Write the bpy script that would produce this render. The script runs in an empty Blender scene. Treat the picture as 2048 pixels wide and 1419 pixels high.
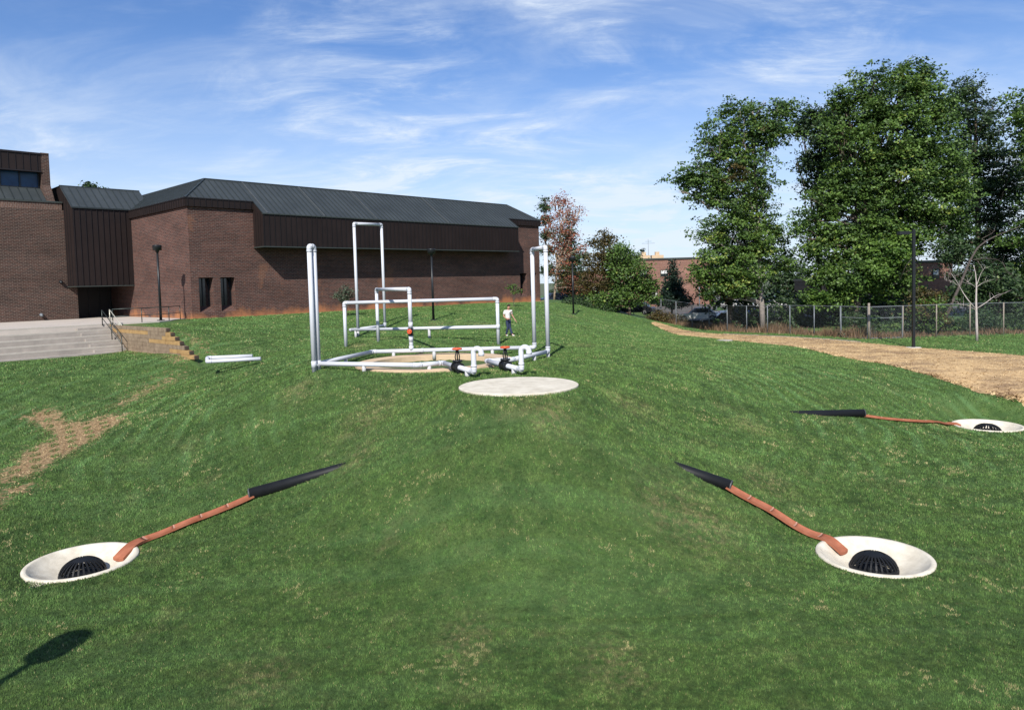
import bpy, math, random
import numpy as np
from mathutils import Vector, Matrix
R = math.radians
S = bpy.context.scene
# ------------------------------------------------------------------ camera
F, PPX, PPY, CZ = 1433.0, 1024.0, 640.0, 6.3          # focal length and principal point of the 2048 px wide photograph
PITCH, ROLL = R(3.0), R(1.55)
cp, sp, cr, sr = math.cos(PITCH), math.sin(PITCH), math.cos(ROLL), math.sin(ROLL)
FW = np.array([0, cp, -sp]); U0 = np.array([0, sp, cp]); R0 = np.array([1.0, 0, 0])
RT = cr*R0 - sr*U0; UP = cr*U0 + sr*R0
cam = bpy.data.cameras.new('camera'); co = bpy.data.objects.new('camera', cam); S.collection.objects.link(co)
co.matrix_world = Matrix(((RT[0], UP[0], -FW[0], 0), (RT[1], UP[1], -FW[1], 0), (RT[2], UP[2], -FW[2], CZ), (0, 0, 0, 1)))
cam.sensor_width = 36; cam.lens = F/2048*36; cam.shift_y = -(709.5-PPY)/2048; cam.clip_end = 6000; cam.clip_start = .1
S.camera = co
# ------------------------------------------------------------------ sky and sun
SUN_DIR = Vector((.139, .753, -.643)).normalized()      # the way the light travels
elev = math.asin(-SUN_DIR.z); rot = math.atan2(-SUN_DIR.x, -SUN_DIR.y)
W_ = bpy.data.worlds.new('World'); S.world = W_; W_.use_nodes = True
def build_world():
    nt = W_.node_tree; N = nt.nodes; L = nt.links; N.clear()
    out = N.new('ShaderNodeOutputWorld'); bg = N.new('ShaderNodeBackground'); L.new(bg.outputs[0], out.inputs[0])
    sky = N.new('ShaderNodeTexSky'); sky.sky_type = 'NISHITA'; sky.sun_disc = False
    sky.sun_elevation = elev; sky.sun_rotation = rot; sky.air_density = 1.0; sky.dust_density = .35; sky.ozone_density = 3.0
    bg.inputs[1].default_value = SKY_STRENGTH
    tc = N.new('ShaderNodeTexCoord'); sep = N.new('ShaderNodeSeparateXYZ'); L.new(tc.outputs['Generated'], sep.inputs[0])
    mx = N.new('ShaderNodeMath'); mx.operation = 'MAXIMUM'; L.new(sep.outputs[2], mx.inputs[0]); mx.inputs[1].default_value = 0
    ad = N.new('ShaderNodeMath'); ad.operation = 'ADD'; L.new(mx.outputs[0], ad.inputs[0]); ad.inputs[1].default_value = .22
    dv = []
    for i in (0, 1):
        d = N.new('ShaderNodeMath'); d.operation = 'DIVIDE'; L.new(sep.outputs[i], d.inputs[0]); L.new(ad.outputs[0], d.inputs[1]); dv.append(d)
    cb = N.new('ShaderNodeCombineXYZ'); L.new(dv[0].outputs[0], cb.inputs[0]); L.new(dv[1].outputs[0], cb.inputs[1])
    def noise(scale, det, rough, dist, mscale, rz, off):
        mp = N.new('ShaderNodeMapping'); mp.inputs['Scale'].default_value = mscale; mp.inputs['Rotation'].default_value = (0, 0, rz); mp.inputs['Location'].default_value = off
        L.new(cb.outputs[0], mp.inputs[0])
        n = N.new('ShaderNodeTexNoise'); n.inputs['Scale'].default_value = scale; n.inputs['Detail'].default_value = det
        n.inputs['Roughness'].default_value = rough; n.inputs['Distortion'].default_value = dist; L.new(mp.outputs[0], n.inputs[0]); return n.outputs[0]
    def rng(s, a, b, c, d):
        m = N.new('ShaderNodeMapRange'); m.interpolation_type = 'SMOOTHSTEP'; L.new(s, m.inputs[0])
        for k, v in enumerate((a, b, c, d)): m.inputs[k+1].default_value = v
        return m.outputs[0]
    def mul(a, b, op='MULTIPLY'):
        m = N.new('ShaderNodeMath'); m.operation = op
        for k, s in enumerate((a, b)):
            if isinstance(s, (int, float)): m.inputs[k].default_value = s
            else: L.new(s, m.inputs[k])
        return m.outputs[0]
    broad = rng(noise(1.0, 3, .5, .3, (1, 1.2, 1), .6, (7.4, 2.9, 0)), .36, .62, .05, 1)
    wisp = rng(noise(2.6, 12, .64, .7, (.8, 1.6, 1), .8, (1.7, 4.1, 0)), .40, .82, 0, 1)
    fine = rng(noise(9, 12, .70, .9, (.55, 2.0, 1), .6, (5.0, 1.0, 0)), .30, .80, .35, 1)
    c = mul(mul(broad, wisp), fine)
    veil = rng(noise(2.2, 9, .62, .6, (.8, 1.5, 1), .5, (0, 9.0, 0)), .38, .82, .02, .34)
    cl = mul(mul(c, 1.35), veil, 'ADD')
    hz = rng(sep.outputs[2], 0.0, .33, .66, 0)             # pale air low in the sky
    cl2 = mul(cl, hz, 'ADD')
    mn = N.new('ShaderNodeMath'); mn.operation = 'MINIMUM'; L.new(cl2, mn.inputs[0]); mn.inputs[1].default_value = .9
    tint = N.new('ShaderNodeMix'); tint.data_type = 'RGBA'; tint.blend_type = 'MULTIPLY'; tint.inputs[0].default_value = 1
    L.new(sky.outputs[0], tint.inputs[6]); tint.inputs[7].default_value = SKY_TINT
    mix = N.new('ShaderNodeMix'); mix.data_type = 'RGBA'; L.new(mn.outputs[0], mix.inputs[0]); L.new(tint.outputs[2], mix.inputs[6])
    mix.inputs[7].default_value = CLOUD_COL
    L.new(mix.outputs[2], bg.inputs[0])
SKY_STRENGTH = .080; SKY_TINT = (.74, .99, 1.34, 1); CLOUD_COL = (7.6, 8.5, 9.7, 1)
build_world()
sun = bpy.data.lights.new('sun', 'SUN'); sun.energy = 5.0; sun.angle = R(.5); sun.color = (1, .95, .87)
so = bpy.data.objects.new('sun', sun); S.collection.objects.link(so); so.rotation_euler = SUN_DIR.to_track_quat('-Z', 'Y').to_euler()
so.location = (-10, -30, 60)
S.view_settings.view_transform = 'Standard'; S.view_settings.look = 'None'; S.view_settings.exposure = 0.42; S.view_settings.gamma = 1
try: S.view_settings.use_curve_mapping = False
except Exception: pass
# ------------------------------------------------------------------ placing: rays of the photograph, the hall's own axes, the ground
def ray(px, py):
    d = FW + RT*((px-PPX)/F) + UP*((PPY-py)/F); return d
def onz(px, py, z):                                    # a photographed point known to lie at height z
    d = ray(px, py); t = (z-CZ)/d[2]; return Vector((d[0]*t, d[1]*t, z))
def pt(px, py, Y):                                     # a photographed point known to lie Y metres away
    d = ray(px, py); t = Y/d[1]; return Vector((d[0]*t, Y, CZ+d[2]*t))
KX, KY, UX, UY = -21.4, 48.0, .687, .7266
def W(u, v, z=0.0): return Vector((KX+u*UX-v*UY, KY+u*UY+v*UX, z))
def toUV(x, y): return ((x-KX)*UX+(y-KY)*UY, -(x-KX)*UY+(y-KY)*UX)
def _xyz(l):
    o = []
    for a in l:
        if len(a) == 4: p = pt(a[0], a[1], a[3]); o.append((p.x, p.y, a[2]))
        else: p = onz(*a); o.append(tuple(p))
    return o
COMMON = _xyz([(638,745,3.2),(708,673,3.3,43.4),(1020,673,3.3),(935,758,3.2),(1035,749,3.2),(690,695,3.2),(997,690,3.2),(1098,717,3.2),(1037,753,3.19),(1037,792,3.05),(925,772,3.15),(1150,770,3.1),
    (900,745,3.2),(830,712,3.2),(1037,855,2.58),(1037,917,2.02),(1037,986,1.47),(1037,1064,.92),(1037,1153,.38),(1037,1245,.02),(800,1060,.72),(1300,1060,.66),(850,1180,.15),(1230,1180,.12),(845,681,3.38),(757,684,3.35),
    (867,641,3.87,49.0),(1147,629,3.46,61.6),(1748,1115,0),(164,1125,0),(1975,852,0),(0,1419,-.05),(1024,1419,-.05),(2048,1419,-.05),(560,1250,0),(1500,1250,0),
    (1465,990,.75),(1355,930,1.4),(497,1000,.60),(680,930,1.35),(1728,836,.85),(1580,826,1.15),(1850,842,.45),
    (1200,770,2.75),(1300,740,2.75),(1400,720,2.45),(1250,690,2.9),(1400,690,2.1,43),(1450,683,2.0,45),(1700,760,1.6),(1560,695,2.0,42.5),(1700,718,1.6,39),(1560,660,1.6,60),
    (1700,683,1.6,49.5),(1827,697,1.55),(2048,720,1.5),(2048,805,.75),(1900,765,1.2),(1953,684,1.6),(2048,900,0),(2048,1000,-.05),(1290,648,1.75,62),(1378,655,1.6,68.7),
    (1200,870,2.25),(870,870,2.3),(1200,950,1.6),(850,950,1.65),(700,860,2.0),(1330,840,1.9),
    (700,800,2.55),(560,760,2.75),(850,800,2.75),(512,716,3.0),(430,741,2.45),(470,720,2.8)])
COMMON += [(x, y, 0) for x in (-40, 0, 40) for y in (-25, 0)] + [(-30, 12, 0), (30, 12, 0), (-24, 20, .5)]
COMMON += [(40, 30, -.1), (60, 30, -.1), (60, 50, 1.5), (40, 50, 1.6), (90, 60, 1.6), (30, 70, 1.6), (17, 76, 1.6), (60, 90, 1.6), (12, 90, 1.9), (20, 110, 1.7), (80, 130, 1.6), (-10, 130, 2.5), (9, 75, 3.6), (6.5, 82, 3.9),(5.5,69,3.9),(3,60,3.95),(-3,55,4.0)]
for u in (3, 9, 15, 21, 27, 33, 37): p = W(u, -.5); COMMON.append((p.x, p.y, 4.42 if u < 30 else 4.3))
for u, v in ((10, 10), (30, 10), (10, 30), (40, 40), (-30, 30)): p = W(u, v); COMMON.append((p.x, p.y, 4.3))
LOW = _xyz([(100,760,2.5),(0,850,1.75),(150,852,1.25),(60,935,.85),(0,985,.6),(330,768,2.05),(240,806,1.7),(0,760,2.55),(120,1000,.55),(300,850,1.5),(400,800,2.05),(300,950,.7),(150,722,2.95),(300,722,2.9),(395,712,3.0),(250,1020,.35)])
for u, v, z in ((-6, -4, 2.92), (-14, -4, 2.92), (-30, -4, 2.92), (-6, 2, 2.9), (-30, 10, 2.9), (-6, -8, 2.95), (-5.5, -12, 3.0)): p = W(u, v); LOW.append((p.x, p.y, z))
HIGH = []
for u, v, z in ((-5, -.5, 4.38), (-5, -4, 4.36), (-5, -8, 4.2), (-5, -10, 3.9), (-5, -12.5, 3.1), (-3, -4, 4.38), (-2, 0, 4.38), (-.5, 0, 4.44), (-3, 8, 4.3), (-10, 8, 4.3), (-2, -8, 4.05), (1, -4, 4.3), (1, -8, 3.9), (4, -9, 3.75)): p = W(u, v); HIGH.append((p.x, p.y, z))
HIGH += _xyz([(330,768,2.05),(395,730,2.6),(300,850,1.5),(400,800,2.05),(240,806,1.7),(150,852,1.25),(60,935,.85),(120,1000,.55),(300,950,.7),(250,1020,.35)])
class TPS:
    def __init__(s, pts, lam=.6):
        P = np.array(pts, float); s.c = P[:, :2]; n = len(P)
        K = s.k(s.c, s.c) + lam*np.eye(n)
        A = np.zeros((n+3, n+3)); A[:n, :n] = K; A[:n, n] = 1; A[:n, n+1:] = s.c; A[n, :n] = 1; A[n+1:, :n] = s.c.T
        b = np.zeros(n+3); b[:n] = P[:, 2]; s.w = np.linalg.solve(A, b)
    def k(s, a, b):
        d2 = ((a[:, None, :]-b[None, :, :])**2).sum(-1); return .5*d2*np.log(d2+1e-9)
    def __call__(s, xy):
        o = np.empty(len(xy))
        for i in range(0, len(xy), 20000):
            q = xy[i:i+20000]; o[i:i+20000] = s.k(q, s.c)@s.w[:-3]+s.w[-3]+q@s.w[-2:]
        return o
TB = TPS(COMMON+HIGH); TA = TPS(COMMON+LOW)
US = -5.2                                              # the timber wall's line: lawn steps up across it
def sm(x, a, b): t = np.clip((x-a)/(b-a), 0, 1); return t*t*(3-2*t)
def G0(xy):
    xy = np.asarray(xy, float); u = (xy[:, 0]-KX)*UX+(xy[:, 1]-KY)*UY; v = -(xy[:, 0]-KX)*UY+(xy[:, 1]-KY)*UX
    zb = TB(xy); za = TA(xy); w = (u < US+.001)*sm(v, -17, -12.4)
    z = zb*(1-w)+za*w
    far = sm(np.maximum(np.abs(xy[:, 0]-10)-75, np.maximum(xy[:, 1]-115, -xy[:, 1]-20)), 0, 25)
    z = z*(1-far)+1.5*far*(xy[:, 1] > 20)
    return z
BOWLS = [(onz(1748, 1110, .05), 1.2), (onz(164, 1121, .05), 1.2), (onz(1975, 850, .06), 1.25)]
PLATE = (onz(1037, 770, 3.21), 1.80)
RINGC = (onz(870, 724, 3.19), 3.15)
def G(xy):                                             # the lawn, levelled round each built thing that lies in it
    xy = np.asarray(xy, float); z = G0(xy)
    for c, r0, r1, h in [(b[0], b[1], b[1]+1.6, -.02) for b in BOWLS]+[(PLATE[0], 1.83, 3.0, -.05), (RINGC[0], 3.3, 4.6, -.03)]:
        d = np.hypot(xy[:, 0]-c.x, xy[:, 1]-c.y); k = d < r1; w = 1-sm(d[k], r0, r1); z[k] = z[k]*(1-w)+(c.z+h)*w
    return z
def g(x, y): return float(G([(x, y)])[0])
def at(px, py):                                        # where the photographed ray meets the ground
    d = ray(px, py); d = d/d[1]; ys = np.linspace(8, 110, 1400)
    P = np.stack([d[0]*ys, ys], 1); h = CZ+d[2]*ys-G(P); i = np.argmax(h < 0)
    if h[i] >= 0: return Vector((d[0]*70, 70, CZ+d[2]*70))
    a = h[i-1]/(h[i-1]-h[i]); y = ys[i-1]+a*(ys[i]-ys[i-1]); return Vector((d[0]*y, y, CZ+d[2]*y))
# ------------------------------------------------------------------ materials
def nodes(name):
    m = bpy.data.materials.new(name); m.use_nodes = True; nt = m.node_tree
    return m, nt, nt.nodes['Principled BSDF']
ALB = .78                                              # keeps reflectances in step with the exposure
def mat(name, col, rough=.6, metal=0, var=.12, scale=3.0, bump=.0, bscale=40, spec=.5, col2=None, coord='Object', k=ALB):
    col = tuple(c*k for c in col); col2 = tuple(c*k for c in col2) if col2 else None
    m, nt, b = nodes(name); N, L = nt.nodes, nt.links
    b.inputs['Roughness'].default_value = rough; b.inputs['Metallic'].default_value = metal; b.inputs['Specular IOR Level'].default_value = spec
    tc = N.new('ShaderNodeTexCoord'); n = N.new('ShaderNodeTexNoise'); n.inputs['Scale'].default_value = scale; n.inputs['Detail'].default_value = 6; n.inputs['Roughness'].default_value = .62
    L.new(tc.outputs[coord], n.inputs[0])
    r = N.new('ShaderNodeValToRGB'); L.new(n.outputs[0], r.inputs[0])
    c2 = col2 if col2 else tuple(min(1, c*(1+var)) for c in col); c1 = col if col2 else tuple(c*(1-var) for c in col)
    r.color_ramp.elements[0].position = .3; r.color_ramp.elements[1].position = .7
    r.color_ramp.elements[0].color = (*c1, 1); r.color_ramp.elements[1].color = (*c2, 1)
    o = r.outputs[0]
    L.new(o, b.inputs['Base Color'])
    if bump:
        n2 = N.new('ShaderNodeTexNoise'); n2.inputs['Scale'].default_value = bscale; n2.inputs['Detail'].default_value = 5; L.new(tc.outputs[coord], n2.inputs[0])
        bp = N.new('ShaderNodeBump'); bp.inputs['Strength'].default_value = bump; bp.inputs['Distance'].default_value = .02; L.new(n2.outputs[0], bp.inputs['Height']); L.new(bp.outputs[0], b.inputs['Normal'])
    return m
def brick_mat(name, c1, c2, mortar, stain=False, soldier=False, sc=1.0):
    c1, c2, mortar = [tuple(q*ALB for q in c) for c in (c1, c2, mortar)]
    m, nt, b = nodes(name); N, L = nt.nodes, nt.links; b.inputs['Roughness'].default_value = .9; b.inputs['Specular IOR Level'].default_value = .2
    uv = N.new('ShaderNodeUVMap'); uv.uv_map = 'UVMap'
    mp = N.new('ShaderNodeMapping'); L.new(uv.outputs[0], mp.inputs[0])
    if soldier: mp.inputs['Rotation'].default_value = (0, 0, math.pi/2)
    bt = N.new('ShaderNodeTexBrick'); L.new(mp.outputs[0], bt.inputs[0]); bt.inputs['Scale'].default_value = sc
    bt.inputs['Brick Width'].default_value = .29; bt.inputs['Row Height'].default_value = .105; bt.inputs['Mortar Size'].default_value = .020; bt.inputs['Mortar Smooth'].default_value = .3; bt.inputs['Bias'].default_value = 0
    bt.inputs['Color1'].default_value = (*c1, 1); bt.inputs['Color2'].default_value = (*c2, 1); bt.inputs['Mortar'].default_value = (*mortar, 1)
    def nz(scale, stretch=(1, 1, 1), det=6):
        q = N.new('ShaderNodeMapping'); q.inputs['Scale'].default_value = stretch; L.new(uv.outputs[0], q.inputs[0])
        n = N.new('ShaderNodeTexNoise'); n.inputs['Scale'].default_value = scale; n.inputs['Detail'].default_value = det; n.inputs['Roughness'].default_value = .65; L.new(q.outputs[0], n.inputs[0]); return n.outputs[0]
    def rng(s, a, b_, c, d):
        q = N.new('ShaderNodeMapRange'); L.new(s, q.inputs[0])
        for k, v in enumerate((a, b_, c, d)): q.inputs[k+1].default_value = v
        return q.outputs[0]
    hs = N.new('ShaderNodeHueSaturation'); L.new(bt.outputs[0], hs.inputs['Color'])
    mm = N.new('ShaderNodeMath'); mm.operation = 'MULTIPLY'; L.new(rng(nz(.55, (.5, 1.6, 1)), .3, .7, .72, 1.25), mm.inputs[0]); L.new(rng(nz(6), .25, .75, .7, 1.3), mm.inputs[1]); L.new(mm.outputs[0], hs.inputs['Value'])
    o = hs.outputs[0]
    if stain:                                          # red clay splashed up the foot of the wall, with a ragged edge
        sep = N.new('ShaderNodeSeparateXYZ'); L.new(uv.outputs[0], sep.inputs[0])
        a = N.new('ShaderNodeMath'); a.operation = 'ADD'; L.new(rng(sep.outputs[1], 4.3, 5.35, 1, 0), a.inputs[0]); L.new(rng(nz(.35, (1, .6, 1)), .35, .65, -.80, .15), a.inputs[1])
        f = rng(a.outputs[0], .05, .6, 0, .85)
        mx = N.new('ShaderNodeMix'); mx.data_type = 'RGBA'; L.new(f, mx.inputs[0]); L.new(o, mx.inputs[6]); mx.inputs[7].default_value = (.36, .155, .07, 1); o = mx.outputs[2]
    L.new(o, b.inputs['Base Color'])
    bp = N.new('ShaderNodeBump'); bp.inputs['Strength'].default_value = .4; bp.inputs['Distance'].default_value = .01; bp.invert = True; L.new(bt.outputs[1], bp.inputs['Height']); L.new(bp.outputs[0], b.inputs['Normal'])
    return m
M = {}
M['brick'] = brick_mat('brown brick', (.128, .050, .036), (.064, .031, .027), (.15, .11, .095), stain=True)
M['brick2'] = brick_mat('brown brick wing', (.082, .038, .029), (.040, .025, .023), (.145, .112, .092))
M['soldier'] = brick_mat('soldier course brick', (.17, .09, .065), (.11, .062, .05), (.20, .155, .13), soldier=True)
M['redbrick'] = brick_mat('red brick', (.30, .12, .08), (.20, .085, .065), (.30, .22, .18))
M['roof'] = mat('weathered grey green metal roofing', (.040, .048, .051), .5, .15, .22, .5, spec=.4, col2=(.064, .076, .080))
M['panel'] = mat('dark brown ribbed metal', (.019, .012, .011), .6, .0, .25, .7, spec=.25)
M['trim'] = mat('dark green trim', (.045, .055, .050), .5, .1)
M['seam'] = mat('roof seam metal', (.035, .045, .047), .45, .2)
M['pseam'] = mat('panel rib metal', (.014, .009, .009), .5, .1)
M['paleseam'] = mat('pale weathered seam', (.085, .095, .10), .5, .1)
M['glass'] = mat('dark window glass', (.012, .016, .022), .08, 0, .1, 1, spec=.6)
M['blueglass'] = mat('blue tinted window glass', (.008, .035, .095), .25, 0, .3, 1.2, spec=.3, col2=(.02, .08, .18))
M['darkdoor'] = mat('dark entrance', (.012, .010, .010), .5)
M['concrete'] = mat('pale concrete', (.50, .46, .40), .85, 0, .12, 1.6, .25, 60)
M['plaza'] = mat('pale plaza concrete', (.56, .50, .44), .85, 0, .10, .7, .15, 40)  # one concrete tone with slight random variation
M['step'] = mat('weathered step concrete', (.30, .27, .24), .9, 0, .2, 1.2, .2, 50, col2=(.46, .41, .36))
M['dish'] = mat('cream cast concrete', (.58, .52, .41), .85, 0, .06, 2.6, .35, 90, col2=(.84, .78, .65))
M['peach'] = mat('peach concrete', (.62, .46, .30), .85, 0, .1, 2.0, .2, 60)
M['pipe'] = mat('pale grey plastic pipe', (.64, .66, .71), .75, 0, .06, 1.2, .0, spec=.2)
M['collar'] = mat('plastic pipe collar', (.62, .64, .69), .75, 0, .05, 2, spec=.2)
M['post'] = mat('unpainted concrete stub', (.55, .55, .56), .7, 0, .1, 4)
M['black'] = mat('black plastic', (.010, .011, .013), .55, 0, .25, 3, spec=.25)
M['rimhighlight'] = mat('painted highlight on black plastic rim', (.07, .075, .08), .5)  # lighter grey paints a highlight round the pipe mouth
M['iron'] = mat('black cast iron', (.014, .016, .018), .45, .2, .3, 8)
M['orange'] = mat('orange red paint', (.75, .10, .025), .45, 0, .1, 5)
M['clay'] = mat('orange clay', (.30, .095, .050), .9, 0, .14, 3, .2, 60, col2=(.46, .175, .10), spec=.2)
M['clayjoint'] = mat('mortared clay joint', (.46, .24, .17), .8, 0, .15, 8)
M['timber'] = mat('weathered grey brown timber', (.17, .12, .075), .9, 0, .2, 3, .4, 30, col2=(.33, .25, .17))
M['timber2'] = mat('fresh ochre timber', (.30, .18, .07), .9, 0, .2, 3, .3, 30, col2=(.50, .32, .13))
M['timberend'] = mat('dark timber end', (.06, .042, .03), .9)
M['lampmetal'] = mat('dark bronze lamp metal', (.018, .021, .024), .4, .3, .2, 2)
M['lens'] = mat('lamp glass', (.5, .5, .48), .3)
M['railmetal'] = mat('dark green rail', (.03, .042, .038), .4, .3)
M['raillit'] = mat('metal rail coloured as sunlit', (.62, .60, .50), .35, .2)  # sunlight on the second stair rail is put into this pale colour
M['galv'] = mat('galvanised steel', (.18, .20, .22), .55, .2, .2, 3)
M['rustpost'] = mat('weathered pale post', (.27, .23, .19), .8, 0, .25, 4)
M['wire'] = mat('fence wire', (.16, .18, .20), .5, .5)
M['bark'] = mat('grey brown bark', (.11, .085, .065), .95, 0, .35, 6, .6, 18)
M['greybark'] = mat('pale grey bark', (.30, .26, .23), .95, 0, .25, 6, .5, 18)
M['palebark'] = mat('pale tan bark', (.42, .32, .24), .9, 0, .2, 6, .4, 18)
M['whitebark'] = mat('whitish bare bark', (.50, .44, .41), .85, 0, .2, 8, .3, 20)
M['deadbark'] = mat('grey dead bark', (.085, .068, .06), .9, 0, .3, 5, .4, 20)
M['soil'] = mat('red brown mouth light', (.30, .15, .085), .95, 0, .25, 2, .5, 25)
M['asphalt'] = mat('worn asphalt', (.11, .105, .10), .9, 0, .15, .6, .3, 30)
M['farground'] = mat('rough field', (.10, .12, .055), .95, 0, .35, .15)
M['white'] = mat('white paint', (.75, .75, .73), .5, 0, .05, 2)
M['cream'] = mat('cream render', (.62, .55, .42), .8, 0, .08, 1)
M['greenpaint'] = mat('teal green paint', (.03, .15, .11), .6, 0, .15, 2)
M['skin'] = mat('skin', (.50, .26, .18), .55, 0, .06, 20)
M['shirt'] = mat('white shirt cloth', (.80, .78, .75), .8, 0, .05, 12, .2, 50)
M['jeans'] = mat('dark blue denim', (.022, .036, .085), .85, 0, .2, 14, .2, 60)
M['hair'] = mat('dark brown hair', (.03, .016, .010), .7, 0, .2, 40)
M['shoe'] = mat('white canvas', (.70, .70, .68), .7)
M['tyre'] = mat('tyre rubber', (.018, .018, .018), .85)
M['rim'] = mat('wheel metal', (.45, .45, .46), .35, .6)
M['carwhite'] = mat('white car paint', (.72, .72, .70), .25, 0, .03)
M['carblack'] = mat('black car paint', (.018, .019, .022), .22, 0, .03)
M['carblue'] = mat('blue car paint', (.03, .08, .26), .25, 0, .05)
M['carred'] = mat('red car paint', (.45, .03, .04), .25, 0, .05)
M['carcream'] = mat('cream car paint', (.66, .60, .44), .3, 0, .05)
M['carnavy'] = mat('navy car paint', (.03, .04, .065), .25, 0, .05)
M['lamplens'] = mat('headlamp glass', (.7, .7, .68), .15)
M['water'] = mat('damp clay stain', (.34, .30, .15), .5, 0, .2, 6)
def leaf_mat(name, a, b_, c=None, trans=.35):
    a, b_ = tuple(q*ALB for q in a), tuple(q*ALB for q in b_)
    m, nt, b = nodes(name); N, L = nt.nodes, nt.links; b.inputs['Roughness'].default_value = .5; b.inputs['Specular IOR Level'].default_value = .35
    at_ = N.new('ShaderNodeAttribute'); at_.attribute_name = 'tint'
    r = N.new('ShaderNodeValToRGB'); L.new(at_.outputs['Fac'], r.inputs[0]); r.color_ramp.elements[0].color = (*a, 1); r.color_ramp.elements[1].color = (*b_, 1)
    if c: e = r.color_ramp.elements.new(.93); e.color = (*b_, 1); r.color_ramp.elements[2].color = (*c, 1)
    L.new(r.outputs[0], b.inputs['Base Color'])
    t = N.new('ShaderNodeBsdfTranslucent'); L.new(r.outputs[0], t.inputs[0]); mx = N.new('ShaderNodeMixShader'); mx.inputs[0].default_value = trans
    L.new(b.outputs[0], mx.inputs[1]); L.new(t.outputs[0], mx.inputs[2]); L.new(mx.outputs[0], nt.nodes['Material Output'].inputs[0]); return m
M['leaf'] = leaf_mat('mid green leaves', (.024, .062, .016), (.160, .275, .050), (.24, .28, .06), .25)
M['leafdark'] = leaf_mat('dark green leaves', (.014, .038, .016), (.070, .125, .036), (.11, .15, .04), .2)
M['leafblue'] = leaf_mat('blue green needles', (.012, .036, .024), (.035, .075, .042))
M['leafred'] = leaf_mat('rust red leaves', (.26, .075, .045), (.48, .20, .12), (.20, .18, .05))
M['leafbronze'] = leaf_mat('bronze green leaves', (.05, .06, .018), (.15, .10, .03), (.20, .12, .04))
M['leafbright'] = leaf_mat('bright green leaves', (.07, .15, .028), (.20, .33, .06))
M['leafgrey'] = leaf_mat('grey green leaves', (.07, .10, .06), (.17, .20, .13))
M['weed'] = leaf_mat('dry tan weeds', (.15, .095, .055), (.34, .22, .13), (.12, .13, .05), .2)
M['straw'] = leaf_mat('straw', (.24, .14, .065), (.80, .60, .33), (.20, .11, .06), .1)
def lawn_mat():
    m, nt, b = nodes('mown grass'); N, L = nt.nodes, nt.links; b.inputs['Roughness'].default_value = .65; b.inputs['Specular IOR Level'].default_value = .25
    ge = N.new('ShaderNodeNewGeometry')
    def nz(scale, stretch=(1, 1, .3), det=5, rough=.6, rz=0, dist=0):
        q = N.new('ShaderNodeMapping'); q.inputs['Scale'].default_value = stretch; q.inputs['Rotation'].default_value = (0, 0, rz); L.new(ge.outputs['Position'], q.inputs[0])
        n = N.new('ShaderNodeTexNoise'); n.inputs['Scale'].default_value = scale; n.inputs['Detail'].default_value = det; n.inputs['Roughness'].default_value = rough; n.inputs['Distortion'].default_value = dist; L.new(q.outputs[0], n.inputs[0]); return n.outputs[0]
    def rng(s, a, b_, c, d):
        q = N.new('ShaderNodeMapRange'); L.new(s, q.inputs[0])
        for k, v in enumerate((a, b_, c, d)): q.inputs[k+1].default_value = v
        return q.outputs[0]
    def mix(f, a, b_):
        q = N.new('ShaderNodeMix'); q.data_type = 'RGBA'
        if isinstance(f, float): q.inputs[0].default_value = f
        else: L.new(f, q.inputs[0])
        for k, v in ((6, a), (7, b_)):
            if isinstance(v, tuple): q.inputs[k].default_value = (*v, 1)
            else: L.new(v, q.inputs[k])
        return q.outputs[2]
    c = mix(rng(nz(.45, det=4, rough=.65), .34, .66, 0, 1), GRASS_A, GRASS_B)
    c = mix(rng(nz(3.2, det=6, rough=.7), .35, .70, 0, .8), c, GRASS_C)
    c = mix(rng(nz(16, (1, 1, 1), det=5, rough=.75), .42, .72, 0, .85), c, GRASS_D)
    # mower stripes: long streaks that run round the mound
    sp_ = N.new('ShaderNodeSeparateXYZ'); L.new(ge.outputs['Position'], sp_.inputs[0])
    c = mix(rng(nz(1.0, (.12, 1.7, .3), 4, .6, .9, .4), .46, .60, 0, .20), c, GRASS_L)
    c = mix(rng(nz(1.3, (1, 1, 1), 5, .7), .50, .66, 0, .55), c, GRASS_E)
    c = mix(rng(nz(.8, (1.8, .14, .3), 3, .5, .25, .5), .48, .64, 0, .15), c, GRASS_A)
    vd = N.new('ShaderNodeVectorMath'); vd.operation = 'DISTANCE'; q2 = N.new('ShaderNodeMapping'); q2.inputs['Scale'].default_value = (1, 1, 0); L.new(ge.outputs['Position'], q2.inputs[0]); L.new(q2.outputs[0], vd.inputs[0]); vd.inputs[1].default_value = (0, 26, 0)
    def mt(op, a, b_):
        q = N.new('ShaderNodeMath'); q.operation = op
        for k, v in enumerate((a, b_)):
            if isinstance(v, (int, float)): q.inputs[k].default_value = v
            elif v is not None: L.new(v, q.inputs[k])
        return q.outputs[0]
    ph = mt('MULTIPLY', mt('ADD', vd.outputs['Value'], rng(nz(.13, det=2), 0, 1, -1.8, 1.8)), 9.0)
    far_ = rng(sp_.outputs[1], 18.5, 23, 0, 1)
    ln = mt('MULTIPLY', rng(mt('SINE', ph, None), .1, 1, 0, 1), mt('MULTIPLY', rng(nz(.5, det=3), .42, .6, 0, 1), rng(vd.outputs['Value'], 6, 11, 0, 1)))
    c = mix(mt('MULTIPLY', mt('MULTIPLY', ln, far_), .55), c, GRASS_L)
    c = mix(mt('MULTIPLY', mt('MULTIPLY', rng(mt('SINE', mt('ADD', ph, 2.4), None), .2, 1, 0, 1), rng(vd.outputs['Value'], 6, 11, 0, 1)), mt('MULTIPLY', far_, rng(nz(.6, det=3), .45, .6, 0, .55))), c, GRASS_E)
    # thin, dry patches
    c = mix(rng(nz(.62, (1, 1, .3), 7, .75), .56, .70, 0, .25), c, DRY)
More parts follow.
